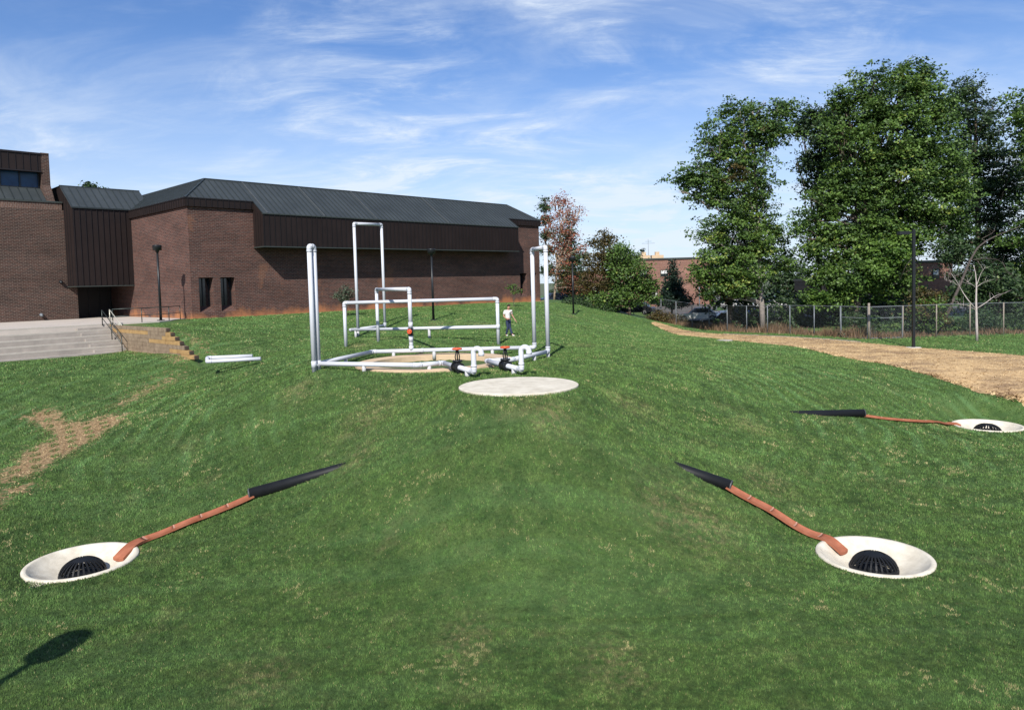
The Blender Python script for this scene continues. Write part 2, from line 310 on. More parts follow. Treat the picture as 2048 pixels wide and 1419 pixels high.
    c = mix(rng(nz(3.6, (1, 1, .3), 8, .8), .60, .70, 0, .60), c, DRY)
    atd = N.new('ShaderNodeAttribute'); atd.attribute_name = 'dry'
    dm = N.new('ShaderNodeMath'); dm.operation = 'MULTIPLY'; L.new(atd.outputs['Fac'], dm.inputs[0]); L.new(rng(nz(5.5, (1, 1, .3), 8, .8), .45, .62, .0, 1.25), dm.inputs[1])
    c = mix(dm.outputs[0], c, DRY)
    at_ = N.new('ShaderNodeAttribute'); at_.attribute_name = 'soil'
    ad = N.new('ShaderNodeMath'); ad.operation = 'ADD'; L.new(at_.outputs['Fac'], ad.inputs[0]); L.new(rng(nz(5, (1, 1, .3), 6, .7), .25, .75, -.55, .55), ad.inputs[1])
    soil = mix(rng(nz(9, (1, 1, 1), 6, .75), .35, .65, 0, 1), SOIL_A, SOIL_B)
    c = mix(rng(ad.outputs[0], .38, .70, 0, 1), c, soil)
    at2 = N.new('ShaderNodeAttribute'); at2.attribute_name = 'tint'
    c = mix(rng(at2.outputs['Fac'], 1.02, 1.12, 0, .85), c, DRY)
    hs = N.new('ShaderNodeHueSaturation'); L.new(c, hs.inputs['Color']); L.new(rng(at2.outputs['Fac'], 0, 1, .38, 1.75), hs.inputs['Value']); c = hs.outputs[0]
    L.new(c, b.inputs['Base Color'])
    bp = N.new('ShaderNodeBump'); bp.inputs['Strength'].default_value = .8; bp.inputs['Distance'].default_value = .05
    L.new(nz(11, (1, 1, 1), 8, .8), bp.inputs['Height']); L.new(bp.outputs[0], b.inputs['Normal']); return m
GRASS_A = (.050, .106, .024); GRASS_B = (.092, .176, .040); GRASS_C = (.138, .202, .056); GRASS_D = (.030, .066, .014); GRASS_L = (.125, .240, .085); GRASS_E = (.032, .076, .017)
DRY = (.26, .22, .11); SOIL_A = (.20, .125, .065); SOIL_B = (.50, .35, .18)
M['grass'] = lawn_mat()
def ring_noise_mat():
    m = mat('straw mulch', (.46, .29, .135), .95, 0, .2, 3.2, .9, 14, col2=(.76, .54, .28)); return m
M['mulch'] = ring_noise_mat()
def mulch_var():
    nt = M['mulch'].node_tree; N, L = nt.nodes, nt.links; b = N['Principled BSDF']; src = b.inputs['Base Color'].links[0].from_socket
    tc = N.new('ShaderNodeTexCoord'); mp = N.new('ShaderNodeMapping'); mp.inputs['Scale'].default_value = (.35, .8, 1); L.new(tc.outputs['Object'], mp.inputs[0])
    n = N.new('ShaderNodeTexNoise'); n.inputs['Scale'].default_value = .7; n.inputs['Detail'].default_value = 8; n.inputs['Roughness'].default_value = .7; L.new(mp.outputs[0], n.inputs[0])
    r = N.new('ShaderNodeMapRange'); L.new(n.outputs[0], r.inputs[0])
    for k, v in enumerate((.46, .60, 0, .85)): r.inputs[k+1].default_value = v
    mx = N.new('ShaderNodeMix'); mx.data_type = 'RGBA'; L.new(r.outputs[0], mx.inputs[0]); L.new(src, mx.inputs[6]); mx.inputs[7].default_value = (.17, .105, .06, 1); L.new(mx.outputs[2], b.inputs['Base Color'])
mulch_var()
# ------------------------------------------------------------------ mesh building
COL = S.collection
def tag(o, label=None, cat=None, group=None, kind=None):
    if label: o['label'] = label
    if cat: o['category'] = cat
    if group: o['group'] = group
    if kind: o['kind'] = kind
    return o
def empty(name, loc=(0, 0, 0), label=None, cat=None, group=None, rz=0):
    o = bpy.data.objects.new(name, None); COL.objects.link(o); o.location = loc; o.rotation_euler = (0, 0, rz); o.empty_display_size = .3
    return tag(o, label, cat, group)
def frame(d):
    d = Vector(d).normalized(); a = Vector((0, 0, 1)) if abs(d.z) < .95 else Vector((1, 0, 0))
    x = d.cross(a).normalized(); return x, d.cross(x).normalized()
class MB:
    def __init__(s): s.v = []; s.f = []; s.m = []; s.uv = []; s.sm = []
    def face(s, pts, m=0, smooth=False, uv=None):
        i = len(s.v); s.v += [Vector(p) for p in pts]; s.f.append(list(range(i, i+len(pts)))); s.m.append(m); s.sm.append(smooth)
        return s
    def box8(s, p, m=0):                               # p: four bottom corners then four top corners, counter-clockwise
        for q in ((0, 3, 2, 1), (4, 5, 6, 7), (0, 1, 5, 4), (1, 2, 6, 5), (2, 3, 7, 6), (3, 0, 4, 7)): s.face([p[k] for k in q], m)
        return s
    def box(s, a, b, m=0):
        (x0, y0, z0), (x1, y1, z1) = a, b
        return s.box8([(x0, y0, z0), (x1, y0, z0), (x1, y1, z0), (x0, y1, z0), (x0, y0, z1), (x1, y0, z1), (x1, y1, z1), (x0, y1, z1)], m)
    def boxuv(s, u0, u1, v0, v1, z0, z1, m=0):
        return s.box8([W(u0, v0, z0), W(u1, v0, z0), W(u1, v1, z0), W(u0, v1, z0), W(u0, v0, z1), W(u1, v0, z1), W(u1, v1, z1), W(u0, v1, z1)], m)
    def beam(s, a, b, w, h, up=(0, 0, 1), m=0):
        a, b = Vector(a), Vector(b); d = (b-a).normalized(); x = d.cross(Vector(up)).normalized()*w/2; z = x.cross(d).normalized()*h/2
        return s.box8([a-x-z, a+x-z, b+x-z, b-x-z, a-x+z, a+x+z, b+x+z, b-x+z], m)
    def tube(s, pts, r, seg=12, m=0, cap=True, smooth=True):
        pts = [Vector(p) for p in pts]; n = len(pts); rs = r if isinstance(r, (list, tuple)) else [r]*n
        rings = []; px_ = None
        for k in range(n):
            d = (pts[min(k+1, n-1)]-pts[max(k-1, 0)])
            d = d.normalized() if d.length > 1e-7 else Vector((0, 0, 1))
            if px_ is None: x, y = frame(d)
            else: x = (px_-d*px_.dot(d)).normalized(); y = d.cross(x)
            px_ = x; i = len(s.v)
            s.v += [pts[k]+(x*math.cos(2*math.pi*j/seg)+y*math.sin(2*math.pi*j/seg))*rs[k] for j in range(seg)]; rings.append(i)
        for k in range(n-1):
            for j in range(seg):
                a, b = rings[k], rings[k+1]; s.f.append([a+j, a+(j+1) % seg, b+(j+1) % seg, b+j]); s.m.append(m); s.sm.append(smooth)
        if cap:
            s.f.append([rings[0]+j for j in range(seg)][::-1]); s.m.append(m); s.sm.append(False)
            s.f.append([rings[-1]+j for j in range(seg)]); s.m.append(m); s.sm.append(False)
        return s
    def lathe(s, c, prof, seg=32, m=0, axis=(0, 0, 1), smooth=True):   # prof: (radius, height) pairs
        c = Vector(c); ax = Vector(axis).normalized(); x, y = frame(ax); rings = []
        for r, h in prof:
            i = len(s.v); s.v += [c+ax*h+(x*math.cos(2*math.pi*j/seg)+y*math.sin(2*math.pi*j/seg))*r for j in range(seg)]; rings.append(i)
        for k in range(len(prof)-1):
            for j in range(seg):
                a, b = rings[k], rings[k+1]; s.f.append([a+j, a+(j+1) % seg, b+(j+1) % seg, b+j]); s.m.append(m); s.sm.append(smooth)
        return s
    def build(s, name, mats, parent=None, uv=False, recalc=True):
        me = bpy.data.meshes.new(name); o = bpy.data.objects.new(name, me); COL.objects.link(o)
        off = Vector((0, 0, 0))
        if parent is not None:
            o.parent = parent; q = parent
            while q is not None: off += q.location; q = q.parent
        me.from_pydata([v-off for v in s.v], [], s.f)
        for mm in (mats if isinstance(mats, (list, tuple)) else [mats]): me.materials.append(M[mm] if isinstance(mm, str) else mm)
        me.polygons.foreach_set('material_index', s.m); me.polygons.foreach_set('use_smooth', s.sm)
        if recalc:
            import bmesh
            bm = bmesh.new(); bm.from_mesh(me); bmesh.ops.remove_doubles(bm, verts=bm.verts, dist=1e-5) if len(s.v) < 60000 else None
            bmesh.ops.recalc_face_normals(bm, faces=bm.faces); bm.to_mesh(me); bm.free()
        if uv:
            ul = me.uv_layers.new(name='UVMap')
            for p in me.polygons:
                n = p.normal
                if abs(n.z) > .8: tx, ty = Vector((UX, UY, 0)), Vector((-UY, UX, 0))
                else: tx = Vector((-n.y, n.x, 0)).normalized(); ty = Vector((0, 0, 1))
                for li in p.loop_indices:
                    q = me.vertices[me.loops[li].vertex_index].co+off; ul.data[li].uv = (q.dot(tx), q.dot(ty))
        me.update(); return o
def npmesh(name, V, Q, mats, parent=None, tint=None, attr='tint', smooth=False, off=(0, 0, 0)):
    """V (n,3), Q (m,k) index array"""
    me = bpy.data.meshes.new(name); o = bpy.data.objects.new(name, me); COL.objects.link(o)
    offv = Vector((0, 0, 0))
    if parent is not None: o.parent = parent; offv = Vector(parent.location)
    V = np.asarray(V, np.float32)-np.array(offv, np.float32); k = Q.shape[1]; m_ = len(Q)
    me.vertices.add(len(V)); me.vertices.foreach_set('co', V.ravel())
    me.loops.add(m_*k); me.loops.foreach_set('vertex_index', Q.ravel().astype(np.int32))
    me.polygons.add(m_); me.polygons.foreach_set('loop_start', np.arange(0, m_*k, k, dtype=np.int32))
    for mm in (mats if isinstance(mats, (list, tuple)) else [mats]): me.materials.append(M[mm])
    if tint is not None:
        a = me.attributes.new(attr, 'FLOAT', 'POINT'); a.data.foreach_set('value', np.asarray(tint, np.float32))
    me.update(calc_edges=True)
    me.polygons.foreach_set('use_smooth', [smooth]*m_)
    return o
def dup(o, loc=None, parent=None, rz=None):
    c = o.copy(); COL.objects.link(c)
    if parent is not None: c.parent = parent
    if loc is not None: c.location = loc
    if rz is not None: c.rotation_euler = (0, 0, rz)
    for ch in [x for x in S.objects if x.parent == o]: dup(ch, parent=c)
    return c
# ------------------------------------------------------------------ the ground
rng = np.random.default_rng(7)
def inpoly(P, poly):
    x, y = P[:, 0], P[:, 1]; c = np.zeros(len(P), bool); n = len(poly)
    for i in range(n):
        x0, y0 = poly[i][:2]; x1, y1 = poly[i-1][:2]
        if y0 == y1: continue
        c ^= ((y0 > y) != (y1 > y)) & (x < (x1-x0)*(y-y0)/(y1-y0)+x0)
    return c
def segdist(P, line):
    d = np.full(len(P), 1e9)
    for a, b in zip(line[:-1], line[1:]):
        a = np.array(a[:2]); b = np.array(b[:2]); ab = b-a; t = np.clip(((P-a)@ab)/(ab@ab+1e-9), 0, 1); d = np.minimum(d, np.hypot(*(P-(a+t[:, None]*ab)).T))
    return d
def gl(pts): return [tuple(at(*p)) for p in pts]
MULCH_L = gl([(1768, 728), (1819, 741), (1878, 758), (1921, 772), (1989, 791), (2047, 806)])
MULCH_NEAR = [(13.2, 68), (14.2, 61), (15.2, 53.5), (16.5, 46.5), (17.8, 41.5)] + [(p[0], p[1]) for p in MULCH_L] + [(22.6, 27.5), (24, 24), (26, 20)]
MULCH_FAR = [(13.9, 69.5), (15.6, 65), (17.6, 61), (20.0, 55.5), (22.4, 50.8), (24.2, 46.0), (26.1, 42.4), (28.2, 38.5), (30.5, 34.5), (33, 28), (36, 20)]
PATCH1 = gl([(42,834),(75,820),(118,816),(130,838),(165,843),(205,830),(258,826),(250,840),(220,858),(190,880),(155,900),(115,918),(80,945),(25,965),(0,968),(0,940),(35,922),(52,900),(92,884),(105,870),(75,850)])
PATCH2 = gl([(0,975),(40,968),(75,962),(70,972),(40,990),(8,1008),(0,1012)])
PATCH3 = gl([(222,815),(250,800),(290,777),(345,752),(350,756),(322,772),(280,796),(248,812)])
WALLBASE = [tuple(W(u, -.15))[:2] for u in (0, 12, 24, 35.6)]
SPOTS = [(at(*p), r) for p, r in (((1400, 1040), .9), ((1330, 1020), .6), ((1260, 810), .8), ((1100, 830), .6), ((740, 830), .8), ((930, 1280), .5), ((1230, 1330), .6), ((520, 1360), .5), ((720, 912), .5), ((1500, 850), .6), ((720, 690), .7), ((765, 678), .9), ((1160, 690), .7), ((870, 648), .9), ((1140, 632), .8), ((960, 648), .9), ((1530, 960), .7), ((600, 780), .6))]
def axis_(segs):
    o = []
    for a, b, st in segs: n = max(1, int(round((b-a)/st))); o += list(np.linspace(a, b, n, endpoint=False))
    o.append(segs[-1][1]); return np.array(o)
ua = axis_([(-110, -40, 5), (-40, -14, .6), (-14, US-.0, .28), (US, US+.05, .05), (US+.05, 3, .28), (3, 45, .45), (45, 75, 1.2), (75, 170, 6)])
va = axis_([(-110, -75, 5), (-75, -58, 1.0), (-58, -12, .28), (-12, 0, .30), (0, 14, 1.0), (14, 60, 4), (60, 150, 8)])
Ug, Vg = np.meshgrid(ua, va); PX = KX+Ug*UX-Vg*UY; PY = KY+Ug*UY+Vg*UX
XY = np.stack([PX.ravel(), PY.ravel()], 1)
for c, r in BOWLS:                                     # the turf is cut round under each dish's rim
    d = XY-np.array([c.x, c.y]); L_ = np.hypot(*d.T); k = (L_ > r-.30) & (L_ < r-.02); XY[k] = np.array([c.x, c.y])+d[k]/L_[k, None]*(r-.07)
ZZ = G(XY)
for c, r in BOWLS: d = np.hypot(XY[:, 0]-c.x, XY[:, 1]-c.y); ZZ[d < r-.1] -= 1.0
d = np.hypot(XY[:, 0]-RINGC[0].x, XY[:, 1]-RINGC[0].y); k = d < 3.1; ZZ[k] -= .17*(1-sm(d[k], 2.6, 3.0))
soil = np.zeros(len(XY))
for p in (PATCH1, PATCH2, PATCH3):
    b = inpoly(XY, p); dd = segdist(XY, p+[p[0]])*(1 if p is not PATCH3 else .25); soil = np.maximum(soil, np.where(b, np.clip(.46+dd*.8, 0, .9), np.clip(.44-dd*.8, 0, 1)))
dw = segdist(XY, WALLBASE); soil = np.maximum(soil, np.clip(.85-dw*.75, 0, 1)*(XY[:, 1] > 46))
def dryness(P):
    o = np.zeros(len(P))
    for c, r in SPOTS: o = np.maximum(o, .62*np.exp(-((np.hypot(P[:, 0]-c.x, (P[:, 1]-c.y)*.7)/r)**2)))
    return o
tw = [tuple(W(US-.5, v))[:2] for v in (-4, -8, -12)]; soil = np.maximum(soil, np.clip(.75-segdist(XY, tw)*.7, 0, 1))
tw = [tuple(W(US+.9, v))[:2] for v in (-1, -4, -8, -11.5, -13)]; soil = np.maximum(soil, np.clip(.46-segdist(XY, tw)*.5, 0, 1))
nu, nv = len(ua), len(va); idx = np.arange(nu*nv).reshape(nv, nu)
Q = np.stack([idx[:-1, :-1], idx[:-1, 1:], idx[1:, 1:], idx[1:, :-1]], -1).reshape(-1, 4)
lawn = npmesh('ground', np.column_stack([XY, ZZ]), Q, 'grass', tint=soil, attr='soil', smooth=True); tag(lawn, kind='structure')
a_ = lawn.data.attributes.new('dry', 'FLOAT', 'POINT'); a_.data.foreach_set('value', dryness(XY).astype(np.float32))
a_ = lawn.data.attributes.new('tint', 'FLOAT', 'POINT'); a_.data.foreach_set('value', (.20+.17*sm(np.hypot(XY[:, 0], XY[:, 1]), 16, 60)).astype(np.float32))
fg = MB(); fg.face([(-3000, -3000, -1.2), (3000, -3000, -1.2), (3000, 3000, -1.2), (-3000, 3000, -1.2)]); tag(fg.build('terrain', 'farground'), kind='structure')
def drape(name, near, far, m, lift, nl=140, nw=30, jag=.25, kind='structure'):
    """a sheet lying on the ground between two edge lines"""
    def res(line, n):
        l = np.array([p[:2] for p in line], float); s = np.r_[0, np.cumsum(np.hypot(*np.diff(l, axis=0).T))]; t = np.linspace(0, s[-1], n)
        return np.stack([np.interp(t, s, l[:, 0]), np.interp(t, s, l[:, 1])], 1)
    A, B = res(near, nl), res(far, nl); r2 = np.random.default_rng(3)
    w = np.linspace(0, 1, nw); J = r2.normal(0, jag*.6, (2, nl)); J = (J+np.roll(J, 1, 1))/1.4
    dirv = (B-A)/(np.linalg.norm(B-A, axis=1)[:, None]+1e-9); A = A+dirv*J[0][:, None]; B = B+dirv*J[1][:, None]
    P = A[None]*(1-w[:, None, None])+B[None]*w[:, None, None]; P = P.reshape(-1, 2)
    e = np.minimum(w, 1-w)[:, None]*np.ones(nl); z = G(P)+lift*np.clip(e.ravel()*nw*.5, -.2, 1)+r2.uniform(0, .03, len(P))-.012*(e.ravel() < .01)
    ii = np.arange(nw*nl).reshape(nw, nl); q = np.stack([ii[:-1, :-1], ii[:-1, 1:], ii[1:, 1:], ii[1:, :-1]], -1).reshape(-1, 4)
    o = npmesh(name, np.column_stack([P, z]), q, m, smooth=True); tag(o, kind=kind); return o
drape('mulch_path', MULCH_NEAR, MULCH_FAR, 'mulch', .05, 260, 50, .22)
drape('kerb', [(17.9, 60.6), (20.35, 55.1), (22.8, 50.3), (23.6, 48.5)], [(18.0, 60.7), (20.5, 55.2), (22.95, 50.4), (23.75, 48.6)], 'rustpost', .10, 60, 4, .01)
# ------------------------------------------------------------------ grass, straw and weeds (nobody could count them)
def blades(name, P, h, w, m, tint, lean=.5, seed=1, kind='stuff', upright=False):
    n = len(P); r = np.random.default_rng(seed); a = r.uniform(0, 2*math.pi, n); z = G(P)
    ax = np.stack([np.cos(a), np.sin(a)], 1)*(w/2)[:, None]; b = r.uniform(0, 2*math.pi, n); le = r.uniform(0, lean, n)*h
    V = np.empty((n, 3, 3)); V[:, 0, :2] = P-ax; V[:, 1, :2] = P+ax; V[:, 2, 0] = P[:, 0]+np.cos(b)*le; V[:, 2, 1] = P[:, 1]+np.sin(b)*le
    V[:, 0, 2] = z-.01; V[:, 1, 2] = z-.01; V[:, 2, 2] = z+h
    o = npmesh(name, V.reshape(-1, 3), np.arange(3*n).reshape(-1, 3), m, tint=np.repeat(tint, 3)); tag(o, kind=kind); return o
def keep_grass(P):
    k = np.ones(len(P), bool)
    for c, r in BOWLS: k &= np.hypot(P[:, 0]-c.x, P[:, 1]-c.y) > r+.01
    k &= np.hypot(P[:, 0]-PLATE[0].x, P[:, 1]-PLATE[0].y) > PLATE[1]+.02
    k &= np.hypot(P[:, 0]-RINGC[0].x, P[:, 1]-RINGC[0].y) > 3.2
    for p in (PATCH1, PATCH2, PATCH3): k &= ~(inpoly(P, p) & (np.sin(P[:, 0]*7.1)*np.sin(P[:, 1]*6.3+P[:, 0]*2) < .35))
    k &= ~inpoly(P, MULCH_NEAR+MULCH_FAR[::-1])
    u, v = toUV(P[:, 0], P[:, 1]); k &= ~((u < -.9) & (v > -4.2)); k &= v < -.2
    k &= ~((np.abs(u-US) < .3) & (v > -13.5))
    return k
n = 2050000 if 'LOWQ' not in globals() else 10000
rr = 9.2*np.exp(rng.uniform(0, 1, n)*math.log(72/9.2)); th = rng.uniform(-.82, .86, n); P = np.stack([rr*np.sin(th), rr*np.cos(th)], 1)
P = P[keep_grass(P)]; rr = np.hypot(*P.T)
def vnoise(P, cell, seed):                             # smooth random field, for clumps
    r_ = np.random.default_rng(seed); T = r_.random((512, 512)); q = P/cell; i = np.floor(q).astype(int); f = q-i; f = f*f*(3-2*f); a, b = i[:, 0] % 512, i[:, 1] % 512; a1, b1 = (a+1) % 512, (b+1) % 512
    return (T[a, b]*(1-f[:, 0])+T[a1, b]*f[:, 0])*(1-f[:, 1])+(T[a, b1]*(1-f[:, 0])+T[a1, b1]*f[:, 0])*f[:, 1]
cl_ = .55*vnoise(P, .075, 1)+.25*vnoise(P, .19, 2)+.2*vnoise(P, .6, 3)
h = (.018+.045*cl_**1.5+.012*rng.random(len(P)))*np.clip(rr/16, .85, 1.35); w = (.007+.007*rng.random(len(P)))*np.clip(rr/13, .9, 4.0)
grass = blades('grass', P, h, w, 'grass', np.clip((cl_-.5)*1.7+.47+rng.normal(0, .15, len(P)), 0, 1)+.7*((rng.random(len(P)) < .02+.75*(vnoise(P, .11, 11)*vnoise(P, .9, 12) > .62))), .8, 5)
a_ = grass.data.attributes.new('dry', 'FLOAT', 'POINT'); a_.data.foreach_set('value', np.repeat(dryness(P), 3).astype(np.float32))
tag(grass, 'short mown green grass covering the mound and foreground lawn', 'grass')
def scatter(polys, dens, seed):
    r = np.random.default_rng(seed); o = []
    for p in polys:
        a = np.array([q[:2] for q in p]); lo, hi = a.min(0), a.max(0); m = int(dens*np.prod(hi-lo)); q = r.uniform(lo, hi, (m, 2)); o.append(q[inpoly(q, p)])
    return np.concatenate(o)
P = scatter([PATCH1, PATCH2, PATCH3], 300, 4); P = P+rng.normal(0, .30, P.shape); m_ = len(P)
st = blades('straw', P, .012+.05*rng.random(m_)**2, .02+.03*rng.random(m_), 'straw', rng.random(m_), 5.0, 8)
tag(st, 'pale straw littering the bare gully at the left', 'straw')
P = scatter([MULCH_NEAR+MULCH_FAR[::-1]], 260, 5); m_ = len(P)
st = blades('mulch', P, .06+.05*rng.random(m_), .04+.09*rng.random(m_), 'straw', np.clip(.5+(vnoise(P, .35, 9)-.5)*1.3+rng.normal(0, .22, m_), 0, .92), 3.4, 9)
tag(st, 'loose golden straw mulch spread along the path by the fence', 'straw')
# ------------------------------------------------------------------ the brick hall
def prism_uv(mb, prof, u0, u1, m=0):                   # prof: (v, z) outline extruded along the wall
    a = [W(u0, v, z) for v, z in prof]; b = [W(u1, v, z) for v, z in prof]; n = len(prof)
    mb.face(a, m); mb.face(b[::-1], m)
    for i in range(n): mb.face([a[i], b[i], b[(i+1) % n], a[(i+1) % n]], m)
    return mb
LH = 35.5
hall = empty('brick_hall', W(0, 0, 4.3), 'long low brown brick hall with dark metal roof and overhanging ribbed bay', 'building')
OPN = [(.53, 1.52), (2.02, 3.05), (32.5, 33.5), (33.95, 34.97)]; ZB, ZT, ZW = 4.85, 7.2, 12.0
w = MB(); e = 0.0
for a, b in OPN:
    w.face([W(e, 0, 3.6), W(a, 0, 3.6), W(a, 0, ZW), W(e, 0, ZW)]); w.face([W(a, 0, 3.6), W(b, 0, 3.6), W(b, 0, ZB), W(a, 0, ZB)]); w.face([W(a, 0, ZT), W(b, 0, ZT), W(b, 0, ZW), W(a, 0, ZW)])
    w.face([W(a, 0, ZB), W(a, .7, ZB+.42), W(a, .7, ZT), W(a, 0, ZT)]); w.face([W(b, 0, ZB), W(b, .7, ZB+.42), W(b, .7, ZT), W(b, 0, ZT)])
    w.face([W(a, 0, ZT), W(b, 0, ZT), W(b, .7, ZT), W(a, .7, ZT)]); w.face([W(a, 0, ZB), W(b, 0, ZB), W(b, .7, ZB+.42), W(a, .7, ZB+.42)]); e = b
w.face([W(e, 0, 3.6), W(LH, 0, 3.6), W(LH, 0, ZW), W(e, 0, ZW)])
w.build('front_wall', 'brick', hall, uv=True, recalc=False)
w = MB(); w.face([W(0, 0, 3.6), W(0, 18, 3.6), W(0, 18, ZW), W(0, 0, ZW)]); w.build('side_wall', 'brick', hall, uv=True, recalc=False)
w = MB(); w.face([W(LH, 0, 3.0), W(LH, 18, 3.0), W(LH, 18, ZW), W(LH, 0, ZW)]); w.face([W(0, 18, 3), W(LH, 18, 3), W(LH, 18, 14.2), W(0, 18, 14.2)]); w.build('side_wall', 'brick', hall, uv=True, recalc=False)
for a, b in OPN:
    f = MB().boxuv(a, b, .66, .70, ZB+.40, ZT, 0); wi = f.build('window', 'glass', hall)
    fr = MB().boxuv(a, a+.06, .60, .66, ZB+.40, ZT).boxuv(b-.06, b, .60, .66, ZB+.40, ZT).boxuv(a+.06, b-.06, .60, .66, ZT-.06, ZT).boxuv((a+b)/2-.025, (a+b)/2+.025, .60, .66, ZB+.40, ZT-.06); fr.build('frame', 'lampmetal', wi)
ZE, ZR, AR = 12.5, 14.2, 2.27; sl = (ZR-ZE)/(AR+.15); bayz = ZE-sl*1.3
r = MB(); B0, B1 = 4.6, 30.9
r.face([W(-.15, -.15, ZE), W(LH+.15, -.15, ZE), W(LH-AR, AR, ZR), W(AR, AR, ZR)])
r.face([W(-.15, 18.1, ZE), W(-.15, -.15, ZE), W(AR, AR, ZR), W(AR, 18.1, ZR)])
r.face([W(LH+.15, -.15, ZE), W(LH+.15, 18.1, ZE), W(LH-AR, 18.1, ZR), W(LH-AR, AR, ZR)])
r.face([W(AR, AR, ZR), W(LH-AR, AR, ZR), W(LH-AR, 18.1, ZR), W(AR, 18.1, ZR)])
r.face([W(B0, -1.45, bayz), W(B1, -1.45, bayz), W(B1, -.152, ZE+.001), W(B0, -.152, ZE+.001)])
roof = r.build('roof', 'roof', hall, recalc=False)
s = MB()
def seamline(mb, a, b, k=.045, h=.05, m=0): mb.beam(a, b, k, h, m=m)
u = .3; pale = (5.0, 9.6, 14.4, 22.0); n_ = 0
while u < LH:
    top = min(u, LH-u, AR); low = -1.45 if B0 <= u <= B1 else -.15
    zt = ZE+sl*(top+.15); zl = ZE+sl*(low+.15)
    if top > -.1: seamline(s, W(u, low, zl+.02), W(u, top, zt+.02))
    u += .43
v = .35
while v < 18:
    t = min(v, AR); seamline(s, W(-.15, v, ZE+.02), W(t, v, ZE+sl*(t+.15)+.02)); v += .52
v = .35
while v < 18:
    t = min(v, AR); seamline(s, W(LH+.15, v, ZE+.02), W(LH-t, v, ZE+sl*(t+.15)+.02)); v += 1.04
s.beam(W(-.15, -.15, ZE+.03), W(AR, AR, ZR+.03), .10, .08); s.beam(W(LH+.15, -.15, ZE+.03), W(LH-AR, AR, ZR+.03), .10, .08)
s.beam(W(AR, AR, ZR+.02), W(LH-AR, AR, ZR+.02), .12, .09); s.beam(W(AR, AR, ZR+.02), W(AR, 18, ZR+.02), .12, .09)
s.build('seam', 'seam', roof)
for uu in pale: MB().beam(W(uu, -1.40, bayz+.06), W(uu, AR, ZR+.04), .07, .05).build('expansion_joint', 'paleseam', roof)
for box_ in ((-.15, B0, -.15, -.002), (B1, LH+.15, -.15, -.002), (-.15, -.002, -.149, 18), (LH+.002, LH+.15, -.149, 18)):
    fa = MB().boxuv(*box_, 11.95, ZE-.01).build('fascia', 'panel', hall); s = MB(); front = box_[3] < 0
    if front:
        s.boxuv(max(box_[0]-.04, -.19), box_[1]+(.04 if box_[0] > 1 else 0), -.19, -.15, ZE-.02, ZE+.05); u = box_[0]+.12
        while u < box_[1]: s.boxuv(u, u+.03, -.185, -.152, 11.97, ZE-.02); u += .40
    elif box_[0] < 0:
        s.boxuv(-.19, -.15, -.15, 18, ZE-.02, ZE+.05); v = .1
        while v < 10.2: s.boxuv(-.185, -.152, v, v+.03, 11.97, ZE-.02); v += .40
    else: s.boxuv(LH+.15, LH+.19, -.15, 18, ZE-.02, ZE+.05)
    s.build('rib', 'pseam', fa)
bay = prism_uv(MB(), [(-1.4, 9.3), (-.002, 9.3), (-.002, 12.38), (-.16, 12.40), (-1.4, bayz-.03)], B0, B1).build('overhanging_bay', 'panel', hall)
s = MB(); u = B0+.02
while u < B1: s.boxuv(u, u+.032, -1.445, -1.402, 9.36, bayz-.05); u += .42
for q in (-1.1, -.75, -.4): s.boxuv(B0-.035, B0-.002, q, q+.03, 9.36, bayz+.1)
s.build('rib', 'pseam', bay)
s = MB(); s.boxuv(B0-.03, B1+.03, -1.47, -1.38, 9.24, 9.32); s.boxuv(B0-.05, B0-.0, -1.38, -.02, 9.24, 9.32); s.boxuv(B0-.03, B1+.03, -1.48, -1.38, bayz-.04, bayz+.03); s.build('trim', 'trim', bay)
# link block between the hall and the wing
link = empty('link_block', W(-3.9, 10.3, 4.4), 'dark brown ribbed metal block bridging a shadowed entrance beside the brick hall', 'building')
lb = prism_uv(MB(), [(10.3, 6.9), (16, 6.9), (16, 14.35), (12.8, 14.35), (10.3, 12.62)], -3.95, -.003).build('metal_box', 'panel', link)
s = MB(); u = -3.9
while u < -.05: s.boxuv(u, u+.035, 10.25, 10.298, 6.95, 12.6); u += .385
for v in (10.9, 11.5, 12.1): s.boxuv(-3.995, -3.952, v, v+.03, 6.95, 12.62+(v-10.3)*.69)
s.build('rib', 'pseam', lb)
rf = MB(); rf.face([W(-4.02, 10.22, 12.60), W(1.6, 10.22, 12.60), W(1.6, 12.8, 14.40), W(-4.02, 12.8, 14.40)]); rf.face([W(-4.02, 12.8, 14.40), W(1.6, 12.8, 14.40), W(1.6, 16.1, 14.40), W(-4.02, 16.1, 14.40)])
rf = rf.build('roof', 'roof', link, recalc=False); s = MB(); u = -3.95
while u < 1.2: s.beam(W(u, 10.22, 12.62), W(u, 12.8, 14.42), .045, .05); u += .5
s.beam(W(-4.02, 12.8, 14.42), W(1.6, 12.8, 14.42), .1, .08); s.beam(W(-4.0, 10.22, 12.6), W(-.2, 10.22, 12.6), .06, .10); s.build('seam', 'seam', rf)
s = MB(); s.boxuv(-3.99, -.01, 10.23, 10.33, 6.83, 6.9); s.boxuv(-4.0, -3.93, 10.33, 12.28, 6.83, 6.9); s.build('trim', 'trim', link)
d = MB(); d.boxuv(-3.3, -.003, 15.6, 15.9, 4.4, 6.88); d = d.build('entrance', 'darkdoor', link)
s = MB()
for u in (-3.25, -2.5, -1.7, -.9, -.1): s.boxuv(u, u+.06, 15.53, 15.6, 4.46, 6.86)
s.boxuv(-3.25, -.05, 15.52, 15.6, 6.5, 6.56); s.build('frame', 'lampmetal', d)
